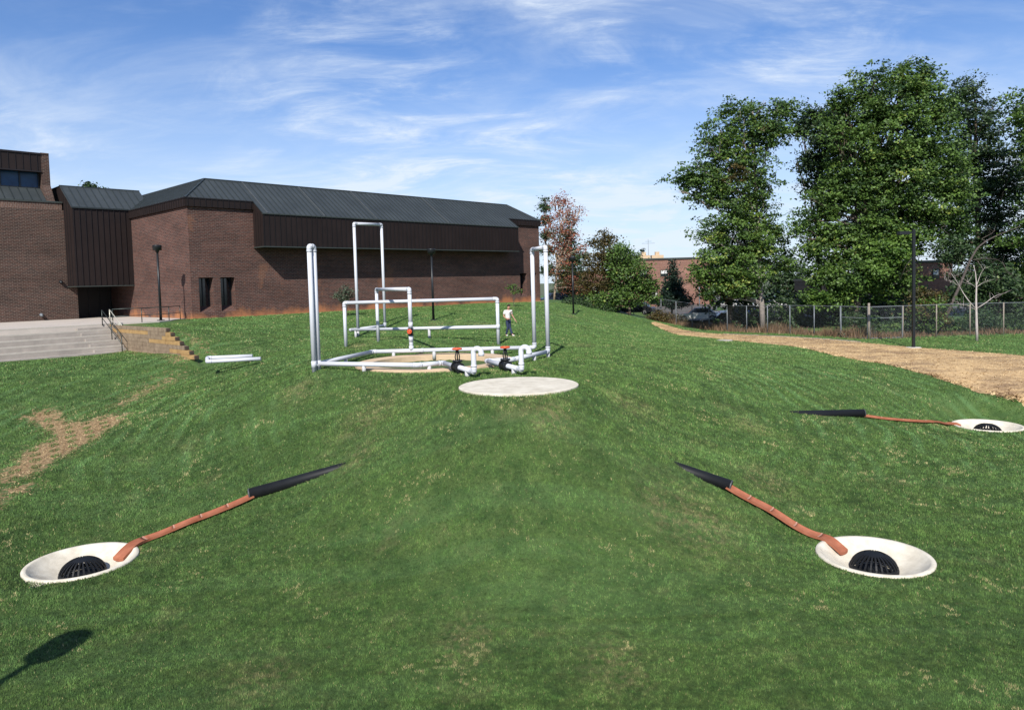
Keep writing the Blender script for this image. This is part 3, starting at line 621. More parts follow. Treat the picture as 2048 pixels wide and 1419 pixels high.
# the wing at the left edge
wing = empty('brick_wing', W(-20, 12.3, 4.4), 'brown brick wing at the left edge with upper window band under dark fascia', 'building')
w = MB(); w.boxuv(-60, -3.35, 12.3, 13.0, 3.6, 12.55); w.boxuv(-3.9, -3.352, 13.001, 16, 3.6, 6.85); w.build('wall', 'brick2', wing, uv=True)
MB().boxuv(-60, -4.05, 12.296, 13.0, 12.552, 13.05).build('soldier_course', 'soldier', wing, uv=True)
MB().boxuv(-60, -4.02, 12.22, 13.1, 13.052, 13.17).build('coping', 'trim', wing)
rf = MB(); rf.face([W(-60, 12.5, 13.18), W(-4.95, 12.5, 13.18), W(-4.95, 14.0, 14.25), W(-60, 14.0, 14.25)]); rf.face([W(-60, 13.4, 16.75), W(-4.4, 13.4, 16.75), W(-4.4, 26, 16.75), W(-60, 26, 16.75)])
rf = rf.build('roof', 'roof', wing, recalc=False); s = MB(); u = -5.3
while u > -30: s.beam(W(u, 12.5, 13.2), W(u, 14.0, 14.27), .045, .05); u -= .55
s.build('seam', 'seam', rf)
f = MB().boxuv(-60, -4.95, 13.45, 14.2, 15.42, 16.74).build('fascia', 'panel', wing); s = MB(); u = -5.2
while u > -30: s.boxuv(u, u+.03, 13.41, 13.448, 15.45, 16.7); u -= .45
s.boxuv(-60, -4.95, 13.38, 13.46, 15.38, 15.46); s.boxuv(-60, -4.95, 13.38, 13.46, 16.68, 16.80); s.build('rib', 'pseam', f)
u = -5.0
for k in range(5):
    gp = MB().boxuv(u-1.15, u-.06, 14.10, 14.15, 14.28, 15.42).build('window', 'blueglass' if k < 3 else 'glass', wing)
    MB().boxuv(u-.06, u+.02, 14.0, 14.12, 14.26, 15.42).boxuv(u-1.15, u-.06, 14.02, 14.12, 14.26, 14.32).build('frame', 'lampmetal', gp)
    if k < 3: MB().boxuv(u-1.0, u-.35, 14.16, 14.2, 14.3, 14.75).build('curtain', 'cream', gp)
    u -= 1.2
MB().boxuv(-60, u, 14.1, 14.3, 14.25, 15.42).build('wall_panel', 'darkdoor', wing)
MB().boxuv(-60, -4.5, 14.3, 26, 13.0, 15.40).build('core', 'darkdoor', wing)
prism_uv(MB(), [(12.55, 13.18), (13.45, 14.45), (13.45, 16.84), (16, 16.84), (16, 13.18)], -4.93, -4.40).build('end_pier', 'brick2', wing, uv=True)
def on_v(px, py, v0):
    d = ray(px, py); t = (v0+(KX*-UY+KY*UX)*1.0)/(d[0]*-UY+d[1]*UX); return Vector((d[0]*t, d[1]*t, CZ+d[2]*t))
for (px, py), lab in (((121, 563), 'small dark wall light high on the left brick wing'), ((82, 629), 'small wall light low on the left brick wing above the plaza')):
    p = on_v(px, py, 12.3); o = empty('wall_light', p, lab, 'wall light', 'lights on the brick wing')
    n_ = Vector((UY, -UX, 0)); MB().beam(p+n_*.0, p+n_*.06, .16, .2).build('back_plate', 'lampmetal', o)
    MB().lathe(p+n_*.06, [(0, .26), (.06, .25), (.11, .18), (.12, .0)], 12, axis=n_+Vector((0, 0, -.4))).build('lamp_shade', 'galv' if py > 600 else 'lampmetal', o)
# ------------------------------------------------------------------ plaza, steps, timber wall, rails
def slab(mb, poly, z0, z1):
    b = [W(u, v, z0) for u, v in poly]; t = [W(u, v, z1) for u, v in poly]; n = len(poly); mb.face(t); mb.face(b[::-1])
    for i in range(n): mb.face([b[i], b[(i+1) % n], t[(i+1) % n], t[i]])
    return mb
tag(slab(MB(), [(-60, -.8), (-5.24, -.8), (-5.1, -1.15), (-2.6, -1.25), (-1.7, -.7), (-1.05, .4), (-.35, 1.0), (-.02, 1.0), (-.02, 16), (-3.3, 16), (-3.3, 12.28), (-60, 12.28)], 4.0, 4.46).build('plaza', 'plaza'), kind='structure')
stairs = empty('plaza_steps', W(-7, -2.5, 2.9), 'wide weathered concrete seat steps with narrower stair at their right end below the plaza', 'steps')
for k in range(1, 6):
    MB().boxuv(-60, US-.12, -.8-.58*k, -.8-.58*(k-1)-.002, 2.4, 4.455-.3*k).build('seat_step', 'step', stairs)
for k in range(1, 6):
    MB().boxuv(-7.2+.04*k, US-.13, -.8-.58*(k-1)-.29, -.8-.58*(k-1)-.004, 4.456-.3*k, 4.455-.3*k+.15).build('half_step', 'step', stairs, )
s = MB()
for k in range(0, 5): s.boxuv(-60, US-.12, -.803-.58*k, -.70-.58*k if k else -.78, 4.40-.3*k, 4.472-.3*k)
s.build('lit_tread_edge', 'concrete', stairs)  # paler strips paint the sunlight that catches the treads
rw = empty('timber_wall', W(US-.1, -6, 2.9), 'stepped retaining wall of weathered ochre and grey timbers beside the steps', 'wall')
rr_ = random.Random(5)
for k in range(7):
    z1 = 4.40-.212*k; e = -9.5-.56*k; v = -.95-(1.1 if k % 2 else 0)-rr_.random()*.3; segs = [(-.85, v)]
    while v > e: nx = max(e, v-2.35-rr_.random()*.3); segs.append((v, nx)); v = nx
    for i, (a, b) in enumerate(segs):
        if a-b < .05: continue
        j = rr_.uniform(-.012, .012)
        MB().boxuv(US-.17+j, US+.02, b+.008, a-.008, z1-.204, z1).build('timber', 'timber2' if rr_.random() < .30 else 'timber', rw)
    MB().boxuv(US-.16, US+.03, e-.11, e-.0, z1-.17, z1-.012).build('timber_end', 'timberend', rw)
def rail(name, label, cat, ptsuv, posts, h, mid, mt, group=None):
    root = empty(name, W(*ptsuv[0]), label, cat, group)
    top = [W(u, v, z+h) for u, v, z in ptsuv]; MB().tube(top, .026, 8).build('top_rail', mt, root)
    for m_ in mid: MB().tube([W(u, v, z+h*m_) for u, v, z in ptsuv], .02, 8).build('mid_rail', mt, root)
    for u, v, z in posts: MB().tube([W(u, v, z-.08), W(u, v, z+h)], .028, 8).build('post', mt, root)
    return root
rail('guard_rail', 'low dark green guard rail along the plaza edge between steps and lamp post', 'railing', [(-5.2, -.95, 4.46), (-3.6, -1.15, 4.46), (-1.75, -.6, 4.46), (-.5, .75, 4.46)], [(-5.2, -.95, 4.46), (-3.6, -1.15, 4.46), (-1.75, -.6, 4.46), (-.5, .75, 4.46)], .88, (.5,), 'railmetal')
for (du, mt, lab) in ((-.55, 'railmetal', 'dark stair handrail nearest the concrete steps'), (-.12, 'raillit', 'stair handrail beside the timber wall with sunlight put into its pale colour')):
    a, b = (US+du, -.85, 4.46), (US+du, -4.0, 2.98); mid = (US+du, -2.4, 3.66)
    rail('stair_rail', lab, 'handrail', [a, b], [a, mid, b], .86, (.45,), mt, 'handrails of the stair')
# ------------------------------------------------------------------ lamp posts
def lamp_proto():
    r_ = empty('lamp_post', (0, 0, 0)); H = 4.86
    MB().tube([(0, 0, .05), (0, 0, 4.30)], [.085, .065], 12).build('pole', 'lampmetal', r_)
    MB().box((-.17, -.17, -.05), (.17, .17, .05)).build('base_plate', 'lampmetal', r_)
    hd = MB().lathe((0, 0, 0), [(0, H), (.27, H), (.275, H-.03), (.265, H-.33), (.2, H-.34)], 28).build('lamp_head', 'lampmetal', r_)
    MB().lathe((0, 0, 0), [(.13, H-.335), (.11, H-.42), (.065, H-.50), (.06, H-.62)], 20).build('neck', 'lampmetal', hd)
    MB().lathe((0, 0, 0), [(0, H-.345), (.19, H-.345)], 20).build('lens', 'lens', hd)
    return r_
lp = lamp_proto(); spots = [(Vector((-22.72, 46.35, 4.46)), 'black lamp post on the plaza edge in front of the sunlit brick side wall'),
    (pt(867, 640, 49.0), 'black lamp post standing before the middle of the long brick wall'), (pt(1147, 628, 60.8), 'farthest black lamp post on the crest before the rust red tree'), (Vector((-9.78, 5.28, 0)), 'black lamp post out of frame whose shadow falls on the near grass')]
for i, (p, lab) in enumerate(spots):
    o = lp if i == 0 else dup(lp); o.location = p
    if 0 < i: o.location.z = g(p.x, p.y)+.02
    if i == 3: o.scale = (1.38, 1.38, 1.36)
    tag(o, lab, 'lamp post', 'round headed lamp posts')
b = at(1827, 697); st_ = empty('street_lamp', b, 'tall square dark pole with flat box fixture beside the mulch path', 'street lamp'); H = 7.35
MB().box((b.x-.075, b.y-.075, b.z), (b.x+.075, b.y+.075, b.z+H)).build('pole', 'lampmetal', st_)
MB().box((b.x-.95, b.y-.17, b.z+H-.32), (b.x-.30, b.y+.17, b.z+H-.12)).build('fixture', 'lampmetal', st_)
MB().box((b.x-.31, b.y-.04, b.z+H-.26), (b.x-.08, b.y+.04, b.z+H-.18)).build('arm', 'lampmetal', st_)
MB().lathe((b.x, b.y, b.z-.15), [(0, .25), (.42, .25), (.44, .22), (.44, 0)], 24).build('footing', 'concrete', st_)
# ------------------------------------------------------------------ pipes
PR = .087
def bend(pts, rad=.16, n=6):
    """polyline with its inner corners rounded"""
    pts = [Vector(p) for p in pts]; o = [pts[0]]
    for a, b, c in zip(pts[:-2], pts[1:-1], pts[2:]):
        d0 = (a-b); d1 = (c-b); r_ = min(rad, d0.length*.45, d1.length*.45); p0 = b+d0.normalized()*r_; p1 = b+d1.normalized()*r_
        for k in range(n+1): t = k/n; o.append(p0*(1-t)**2+b*2*t*(1-t)+p1*t*t)
    return o+[pts[-1]]
def pipe(root, a, b, name='pipe', r=PR, mt='pipe'):
    return MB().tube([a, b], r, 20).build(name, mt, root)
def elbow(root, a, b, c, arm=.17, r=PR):
    a, b, c = Vector(a), Vector(b), Vector(c); p0 = b+(a-b).normalized()*arm; p1 = b+(c-b).normalized()*arm; rr = r*1.07
    m = MB().tube(bend([p0, b, p1], arm*.75, 8), rr, 20)
    for p, d in ((p0, (b-a)), (p1, (b-c))):
        d = Vector(d).normalized(); m.tube([p-d*.035, p+d*.035], rr*1.06, 20)
    return m.build('elbow', 'collar', root)
def support(root, p, r=.075, tilt=None):
    z = g(p.x, p.y); q = Vector((p.x, p.y, z-.1)) if tilt is None else Vector((p.x+tilt[0], p.y+tilt[1], z-.1))
    return MB().tube([q, Vector((p.x, p.y, p.z-.02))], [r*1.05, r*.95], 16).build('support', 'post', root)
def valve(root, c, axis, up=(0, 0, 1), stem=.42, s_=1.0, R_=.150):
    c = Vector(c); ax = Vector(axis).normalized(); up = Vector(up).normalized(); side = ax.cross(up).normalized()
    m = MB()
    for t in (-.17, .17): m.tube([c+ax*(t-.02)*s_, c+ax*(t+.02)*s_], .155*s_, 20)
    m.tube([c-ax*.17*s_, c-ax*.08*s_, c+ax*.08*s_, c+ax*.17*s_], [.095*s_, .13*s_, .13*s_, .095*s_], 18)
    m.tube([c, c+up*.17*s_], [.12*s_, .10*s_], 16); m.tube([c+up*.17*s_, c+up*.205*s_], .155*s_, 16)
    for k in range(6): a = k*math.pi/3; q = c+up*.19*s_+(ax*math.cos(a)+side*math.sin(a))*.125*s_; m.tube([q-up*.04, q+up*.045], .014, 6)
    v = m.build('valve', 'iron', root)
    y = MB()
    for sg in (-1, 1): y.tube(bend([c+up*.20*s_+side*.05*sg, c+up*.30*s_+side*.085*sg, c+up*(stem-.04)*s_+side*.03*sg], .05, 4), .018*s_, 8)
    y.tube([c+up*.2*s_, c+up*stem*s_], .020*s_, 8); y.tube([c+up*(stem-.07)*s_, c+up*(stem-.02)*s_], .05*s_, 10); y.build('yoke', 'iron', v)
    w = MB(); cc = c+up*stem*s_; ring = [cc+(ax*math.cos(a)+side*math.sin(a))*R_ for a in np.linspace(0, 2*math.pi, 29)]
    w.tube(ring, .026*s_, 8, cap=False); w.tube([cc-up*.02, cc+up*.03], .045*s_, 10)
    for k in range(5): a = k*2*math.pi/5; w.tube([cc, cc+(ax*math.cos(a)+side*math.sin(a))*R_], .018*s_, 6)
    w.build('handwheel', 'orange', v); return v
ZP = 3.45
loop = empty('pipe_loop', onz(745, 710, 3.3), 'pale grey pipe loop round the concrete ring with tall twin risers and orange handwheels', 'pipe sculpture')
A = onz(637, 727, ZP); A2 = onz(628, 728.5, ZP); zt = pt(623, 493, A.y).z
At = Vector((A.x, A.y, zt)); A2t = Vector((A2.x, A2.y, zt))
pipe(loop, Vector((A.x, A.y, g(A.x, A.y)-.1)), At, 'riser'); pipe(loop, Vector((A2.x, A2.y, g(A2.x, A2.y)-.1)), A2t, 'riser'); pipe(loop, At, A2t)
elbow(loop, A, At, A2t); elbow(loop, A2, A2t, At)
for p in (A, A2): MB().tube([p-Vector((0, 0, .13)), p+Vector((0, 0, .13))], PR*1.13, 20).build('tee', 'collar', loop)
B1_ = onz(835, 730, ZP-.02); B2_ = onz(886, 725.5, ZP-.02); B3_ = onz(948, 743, ZP-.03)
pipe(loop, A, B1_); pipe(loop, B1_, B2_); pipe(loop, B2_, B3_); elbow(loop, A, B1_, B2_, .12); elbow(loop, B1_, B2_, B3_, .14)
C0 = onz(640, 722, ZP); C1_ = onz(745, 703, ZP); C2_ = onz(1069, 694.5, ZP)
pipe(loop, A2, C1_); pipe(loop, C1_, C2_); elbow(loop, A2, C1_, C2_, .14)
for q in (845, 905): p = onz(q, 703-(q-745)*8.5/324, ZP); d_ = (C2_-C1_).normalized(); MB().tube([p-d_*.06, p+d_*.06], PR*1.12, 20).build('coupling', 'collar', loop)
D1_ = onz(1096, 702.5, ZP); D2_ = onz(1023, 719, ZP-.02); D3_ = onz(973, 721.5, ZP-.03); D4_ = onz(1043, 738.5, ZP-.04)
zt2 = pt(1072, 499, C2_.y).z; Ct = Vector((C2_.x, C2_.y, zt2)); Dt = Vector((D1_.x, D1_.y, zt2))
pipe(loop, C2_, Ct, 'riser'); pipe(loop, Vector((D1_.x, D1_.y, D1_.z)), Dt, 'riser'); pipe(loop, Ct, Dt); elbow(loop, C2_, Ct, Dt); elbow(loop, D1_, Dt, Ct)
elbow(loop, C1_, C2_, Ct); elbow(loop, Dt, D1_, D2_); pipe(loop, D1_, D2_); pipe(loop, D2_, D3_); pipe(loop, D3_, D4_); elbow(loop, D1_, D2_, D3_, .13); elbow(loop, D2_, D3_, D4_, .13)
def gooseneck(root, c, prev, h):
    c = Vector(c); t = Vector((.93, -.36, 0)).normalized(); top = c+Vector((0, 0, h)); r_ = .14
    pts = [c, top-Vector((0, 0, r_))]+[top+t*(r_-r_*math.cos(a))+Vector((0, 0, -r_+r_*math.sin(a))) for a in np.linspace(.15, math.pi, 12)]
    pts.append(pts[-1]-Vector((0, 0, .10)))
    m = MB().tube(pts, PR, 20, cap=False); e = pts[-1]; m.lathe(e, [(PR, 0), (PR*1.12, 0), (PR*1.12, .10), (PR, .11)], 20); m.lathe(e, [(PR, 0), (PR*.86, 0), (PR*.86, .14), (0, .14)], 20)
    m.build('gooseneck', 'pipe', root); elbow(root, prev, c, top, .19)
gooseneck(loop, B3_, B2_, pt(955, 691, B3_.y).z-B3_.z-.09); gooseneck(loop, D4_, D3_, pt(1052, 688, D4_.y).z-D4_.z-.09)
d_ = (B3_-B2_).normalized(); V1 = B2_+d_*((B3_-B2_).length*.50); valve(loop, V1, d_, stem=(pt(923, 697, V1.y).z-V1.z)/1.15, s_=1.15)
d2 = (D4_-D3_).normalized(); V2 = D3_+d2*((D4_-D3_).length*.57); valve(loop, V2, d2, stem=(pt(1014, 694, V2.y).z-V2.z)/1.15, s_=1.15)
for a, b, t in ((A, B1_, .47), (B1_, B2_, .45), (A2, C1_, .5), (C1_, C2_, .13), (C1_, C2_, .38), (C1_, C2_, .74), (D1_, D2_, .40)): p = a+(b-a)*t; support(loop, p)
support(loop, A); support(loop, A2); support(loop, D1_)
support(loop, B2_+(B3_-B2_)*.80, .085, (.0, .0)); support(loop, D3_+(D4_-D3_)*.80, .085, (.0, .0))
T0 = C1_+(C2_-C1_)*((823-745)/324.); T1 = Vector((T0.x, T0.y, pt(821, 578, T0.y).z)); vz = pt(824, 663, T0.y).z
pipe(loop, T0, Vector((T0.x, T0.y, vz-.16)), 'riser'); pipe(loop, Vector((T0.x, T0.y, vz+.16)), T1, 'riser')
for z_, h_ in ((T0.z+.12, .09), (vz-.30, .14), (vz+.30, .12)): MB().tube([Vector((T0.x, T0.y, z_-h_)), Vector((T0.x, T0.y, z_+h_))], PR*1.13, 20).build('coupling', 'collar', loop)
valve(loop, Vector((T0.x, T0.y, vz)), (0, 0, 1), up=(-.1, -1, .1), stem=.30, s_=.85, R_=.085)
E1 = pt(753, 582.5, 38.2); E1.z = T1.z; E0 = Vector((E1.x, E1.y, g(E1.x, E1.y)-.1)); pipe(loop, T1, E1); pipe(loop, E1, E0, 'riser'); elbow(loop, T0, T1, E1); elbow(loop, T1, E1, E0)
# second frame behind
gate = empty('pipe_gate', onz(845, 681, 3.38), 'pale grey pipe frame with two long crossbars and a tall arch far left', 'pipe sculpture')
G0_ = onz(692, 694, 3.2); zg = pt(690, 605.5, G0_.y).z; H0 = onz(997, 689, 3.2); G1 = Vector((G0_.x, G0_.y, zg)); H1 = Vector((H0.x, H0.y, zg+.02))
pipe(gate, G0_-Vector((0, 0, .1)), G1, 'leg'); pipe(gate, H0-Vector((0, 0, .1)), H1, 'leg'); pipe(gate, G1, H1, 'crossbar'); elbow(gate, G0_, G1, H1); elbow(gate, H0, H1, G1)
J0 = Vector((H0.x, H0.y, pt(995, 653, H0.y).z)); J1 = pt(700, 659.5, 43.2); pipe(gate, J0, J1, 'crossbar'); MB().tube([J0-Vector((0, 0, .12)), J0+Vector((0, 0, .12))], PR*1.13, 20).build('tee', 'collar', gate)
p = J0+(J1-J0)*.42; support(gate, p); support(gate, J0+(J1-J0)*.955)
K0 = pt(716, 658.0, 43.4); K1 = pt(770, 650.5, 45.8); elbow(gate, J0, J1, K0, .13); pipe(gate, J1, K0); pipe(gate, K0, K1)
kt = pt(711, 447, K0.y).z; K0t = Vector((K0.x, K0.y, kt)); K1t = Vector((K1.x, K1.y, kt+.1)); pipe(gate, K0, K0t, 'leg'); pipe(gate, K1, K1t, 'leg'); pipe(gate, K0t, K1t, 'crossbar'); elbow(gate, K0, K0t, K1t); elbow(gate, K1, K1t, K0t); elbow(gate, K0, K1, K1t, .14)
support(gate, K1); support(gate, K0)
# hooked pair coming out of the slope
hook = empty('hooked_pipe', at(440, 738), 'pale U shaped pipe jutting level out of the grass slope near the timber wall', 'pipe')
a0 = pt(415, 715.5, 33.4); a1 = pt(415, 722.5, 32.6); b0 = pt(497, 712, 33.6); b1 = pt(512, 717.5, 32.8)
b0 = a0+(b0-a0)*1.1; b1 = a1+(b1-a1)*1.1
pipe(hook, a0, b0); pipe(hook, a1, b1); pipe(hook, a0, a1, 'return'); elbow(hook, b0, a0, a1, .16); elbow(hook, b1, a1, a0, .16)
# concrete disc, ring and plate
m = MB(); c, r_ = PLATE; m.lathe(c, [(0, .03), (r_-.03, .015), (r_, .0), (r_, -.12), (0, -.13)], 72, smooth=False); tag(m.build('concrete_disc', 'dish'), 'flat cream concrete disc lying in the grass before the valves', 'disc')
c, r_ = RINGC; m = MB(); m.lathe(c, [(r_, -.2), (r_, .05), (r_-.02, .065), (r_-.58, .055), (r_-.60, .04), (r_-.60, -.5)], 72, smooth=False)
ring = m.build('concrete_ring', 'peach'); tag(ring, 'peach concrete ring kerb round a sunken circle of grass under the pipes', 'ring')
c = at(1449, 681.5); c.z = g(c.x, c.y)+.03; m = MB(); m.lathe(c, [(0, .03), (.55, .03), (.55, -.2)], 36, smooth=False); tag(m.build('manhole_cover', 'concrete'), 'small round pale concrete cover in the grass near the mulch path', 'manhole cover')
# ------------------------------------------------------------------ drains, clay channels, black pipes
def drain(c, r_, lab):
    root = empty('drain_dish', c, lab, 'drain dish', 'dished concrete drains')
    R_ = r_
    m = MB(); m.lathe(c, [(R_, -.25), (R_, .0), (R_-.015, .02), (R_-.09, .022), (R_-.11, .01), (R_-.16, -.05), (R_*.72, -.17), (R_*.5, -.28), (R_*.40, -.33), (0, -.35)], 80)
    dish = m.build('dish', 'dish', root)
    gr = MB(); gr.lathe(c, [(.50*R_/1.2, -.32), (.50*R_/1.2, -.27), (.40*R_/1.2, -.25)], 40)
    def prof(t): return .47*math.cos(t)*R_/1.2, -.27+.34*math.sin(t)
    nrib = 26
    for k in range(nrib):
        a = 2*math.pi*k/nrib; pr = [prof(t) for t in np.linspace(.0, 1.12, 9)]
        pts = [Vector((c.x+q*math.cos(a), c.y+q*math.sin(a), c.z+z)) for q, z in pr]
        tang = Vector((-math.sin(a), math.cos(a), 0))
        for p0, p1 in zip(pts[:-1], pts[1:]): gr.beam(p0, p1, .037, .03, up=(math.cos(a)*.7, math.sin(a)*.7, .7))
    gr.lathe(c, [prof(t) for t in (1.08, 1.25, 1.42, 1.57)], 30)
    gr.lathe(c, [(prof(.02)[0]+.015, -.275), (prof(.12)[0]+.02, -.215), (prof(.12)[0]-.02, -.215)], 40)
    gr.build('dome_grate', 'black', root)
    h = MB(); h.lathe(c, [(0, -.318), (.34, -.318)], 30); h.build('dark_hole_disc', 'black', root)  # flat black disc paints the darkness of the hole under the grate
    return root
labs = ['right foreground drain dish fed by the channel from the right slope', 'left foreground drain dish with shaded left side', 'farthest drain dish near the right edge of the grass']
for (c, r_), l in zip(BOWLS, labs): drain(c, r_, l)
def black_pipe(end, start, lab, r_=.155):
    e = Vector((end.x, end.y, g(end.x, end.y)+r_+.0)); s0 = Vector((start.x, start.y, g(start.x, start.y)-r_+.01)); s1 = s0+(s0-e)*.25
    root = empty('drain_pipe', (e.x, e.y, g(e.x, e.y)), lab, 'pipe', 'black drain pipes in the slope'); m = MB(); d = (e-s0).normalized()
    m.tube([s1, s0, e], r_, 28, cap=False); m.lathe(e, [(r_, 0), (r_*.90, 0), (r_*.90, -1.6), (0, -1.6)], 28, axis=d)
    m.build('pipe_barrel', 'black', root, recalc=True); MB().lathe(e, [(r_*.90, .004), (r_*1.02, .004), (r_*1.02, -.03)], 28, axis=d).build('rim', 'rimhighlight', root, recalc=False); MB().lathe(e-d*.28, [(0, 0), (r_*.89, 0)], 24, axis=d).build('mouth_light_disc', 'soil', root); return e, d  # disc added inside the bore; its lighter colour stands for light in there
def channel(pts, c, r_, lab, w=.15):
    """half round clay channel laid down the grass and over the dish's lip; each length is a child"""
    root = empty('clay_channel', (pts[0][0], pts[0][1], g(pts[0][0], pts[0][1])), lab, 'channel', 'orange clay channels')
    path = [Vector((p[0], p[1], 0)) for p in pts]; nseg = len(path)-1; n = 8; C_ = []
    for i in range(nseg):
        for k in range(n): C_.append(path[i].lerp(path[i+1], k/n))
    C_.append(path[-1]); N_ = len(C_)
    for _ in range(4): C_ = [C_[0]]+[(C_[j-1]+C_[j]*2+C_[j+1])/4 for j in range(1, N_-1)]+[C_[-1]]
    Z = []
    for p in C_:
        dist = math.hypot(p.x-c.x, p.y-c.y); gz = max(g(p.x+ox, p.y+oy) for ox in (-.14, .14) for oy in (-.14, .14))+.03
        if dist < r_-.12: Z.append(c.z+.05-(r_-.12-dist)*.55)
        elif dist < r_+.3: Z.append(max(c.z+.05, gz))
        else: Z.append(gz)
    for _ in range(3): Z = [Z[0]]+[(Z[j-1]+Z[j]*2+Z[j+1])/4 for j in range(1, N_-1)]+[Z[-1]]
    rows = []
    for j, p in enumerate(C_):
        d = (C_[min(j+1, N_-1)]-C_[max(j-1, 0)]).normalized(); x = Vector((d.y, -d.x, 0)).normalized()
        rows.append([Vector((p.x, p.y, Z[j]))+x*w*math.cos(q)+Vector((0, 0, .035-.035*math.sin(q))) for q in np.linspace(0, math.pi, 9)])
    th = Vector((0, 0, -.06))
    for i in range(nseg):
        m = MB(); rr = rows[i*n:(i+1)*n+1]
        for r0, r1 in zip(rr[:-1], rr[1:]):
            for j in range(8): m.face([r0[j], r0[j+1], r1[j+1], r1[j]], 0, True); m.face([r1[j]+th, r1[j+1]+th, r0[j+1]+th, r0[j]+th], 0, True)
            for j in (0, 8): m.face([r0[j], r1[j], r1[j]+th, r0[j]+th])
        for q in (rr[0], rr[-1]):
            for j in range(8): m.face([q[j], q[j+1], q[j+1]+th, q[j]+th])
        sg = m.build('channel_length', 'clay', root)
        if i < nseg-1:
            j_ = MB(); r0, r1 = rr[-2], rr[-1]; up_ = Vector((0, 0, .004))
            for j in range(8): j_.face([r0[j].lerp(r1[j], .55)+up_, r0[j+1].lerp(r1[j+1], .55)+up_, r1[j+1]+up_, r1[j]+up_])
            j_.build('joint', 'clayjoint', sg)
    return root
def inb(c, r_, px, py, f): d = onz(px, py, c.z); v = Vector((d.x-c.x, d.y-c.y, 0)).normalized()*(r_*f); return Vector((c.x+v.x, c.y+v.y, c.z))
bR, bL, bF = BOWLS[0][0], BOWLS[1][0], BOWLS[2][0]
eR, dR = black_pipe(at(1463, 984), at(1352, 924), 'black pipe emerging from the right slope with its open end toward the camera')
eL, dL = black_pipe(at(499, 999), at(688, 925), 'black pipe emerging from the left slope, end above the left channel')
eF, dF = black_pipe(at(1728, 834), at(1578, 822), 'black pipe lying level far right, pointing at the farthest dish')
def cpath(e, mids, last): a = Vector((e.x, e.y, 0)); b = at(*mids[-1]); b.z = 0; n = len(mids); return [a.lerp(b, i/n) for i in range(n+1)]+[last]
channel(cpath(eR-dR*.10, [(1500, 1002), (1543, 1024), (1592, 1050), (1640, 1077)], inb(bR, 1.2, 1692, 1092, .60)), bR, 1.2, 'orange clay channel running from the right black pipe into the near right dish')
channel(cpath(eL-dL*.10, [(458, 1014), (402, 1038), (347, 1058), (290, 1081)], inb(bL, 1.2, 236, 1106, .62)), bL, 1.2, 'orange clay channel running from the left black pipe into the near left dish')
channel([Vector((eF.x-dF.x*.1, eF.y-dF.y*.1, 0))]+[at(*q) for q in ((1768, 840), (1812, 844), (1858, 847), (1900, 849))]+[inb(bF, 1.25, 1918, 850, .80)], bF, 1.25, 'thin orange clay channel leading to the farthest dish', w=.11)
# ------------------------------------------------------------------ trees
def foliage(name, blobs, n, size, mats, parent, seed=1, clus=16, spread=.32, big=False):
    """leaf sized faces gathered in sprays, sprays gathered in boughs; blobs: (x, y, z, radius)"""
    r = np.random.default_rng(seed); B = np.array(blobs, float); wgt = B[:, 3]**2; wgt /= wgt.sum(); ns = max(1, n//clus); per = 7 if big else 1; nb = max(1, ns//per)
    bi = r.choice(len(B), nb, p=wgt); d = r.normal(size=(nb, 3)); d /= np.linalg.norm(d, axis=1)[:, None]
    rad = B[bi, 3]*(.5+.5*r.random(nb)**.4)*r.uniform(.74, 1.06, nb) if big else B[bi, 3]*(.42+.58*r.random(nb)**.4)*r.uniform(.82, 1.16, nb); C = B[bi, :3]+d*rad[:, None]*np.array([1, 1, .92])
    if big:
        D = np.repeat(d, per, 0); C = np.repeat(C, per, 0)+r.normal(size=(nb*per, 3))*np.array([.46, .46, .27])*r.uniform(.6, 1.4, (nb*per, 1)); ct = np.repeat(r.normal(0, .22, nb), per)
    else: D = d; ct = r.normal(0, .16, nb)
    nc = len(C); k = np.repeat(np.arange(nc), clus); m = len(k)
    sc = np.repeat(spread*r.uniform(.5, 1.5, nc), clus)
    P = C[k]+r.normal(size=(m, 3))*sc[:, None]*np.array([1, 1, .45])
    s = size*r.uniform(.55, 1.35, m)
    nrm = r.normal(size=(m, 3))*.6+D[k]*.4+np.array([0, -.15, .75]); nrm /= np.linalg.norm(nrm, axis=1)[:, None]
    a = r.normal(size=(m, 3)); x = np.cross(nrm, a); x /= np.linalg.norm(x, axis=1)[:, None]; y = np.cross(nrm, x)
    V = np.empty((m, 4, 3)); V[:, 0] = P-x*s[:, None]*.5; V[:, 1] = P+y*s[:, None]*.34-nrm*s[:, None]*.08; V[:, 2] = P+x*s[:, None]*.5; V[:, 3] = P-y*s[:, None]*.34-nrm*s[:, None]*.08
    t = np.clip(.42+ct[k]+r.normal(0, .17, m), 0, 1)
    return npmesh(name, V.reshape(-1, 3), np.arange(4*m).reshape(-1, 4), mats, parent=parent, tint=np.repeat(t, 4))
def wblobs(px, Y, seed=0, dj=.5):
    r = random.Random(seed); o = []
    for b in px:
        cx, cy, rad = b[:3]; dy = b[3] if len(b) > 3 else r.uniform(-dj, dj)*rad*Y/F; p = pt(cx, cy, Y+dy); o.append((p.x, p.y, p.z, rad*(Y+dy)/F))
    return o
def limb(mb, a, b, r0, r1, seed=0, sag=.12, n=6):
    r = random.Random(seed); a, b = Vector(a), Vector(b); L_ = (b-a).length; pts = []
    for k in range(n+1):
        t = k/n; p = a.lerp(b, t); j = L_*sag*.35*math.sin(math.pi*t); pts.append(p+Vector((r.uniform(-j, j), r.uniform(-j, j), r.uniform(-j, j)+L_*sag*math.sin(math.pi*t)*.5)))
    mb.tube(pts, [r0+(r1-r0)*k/n for k in range(n+1)], 8)
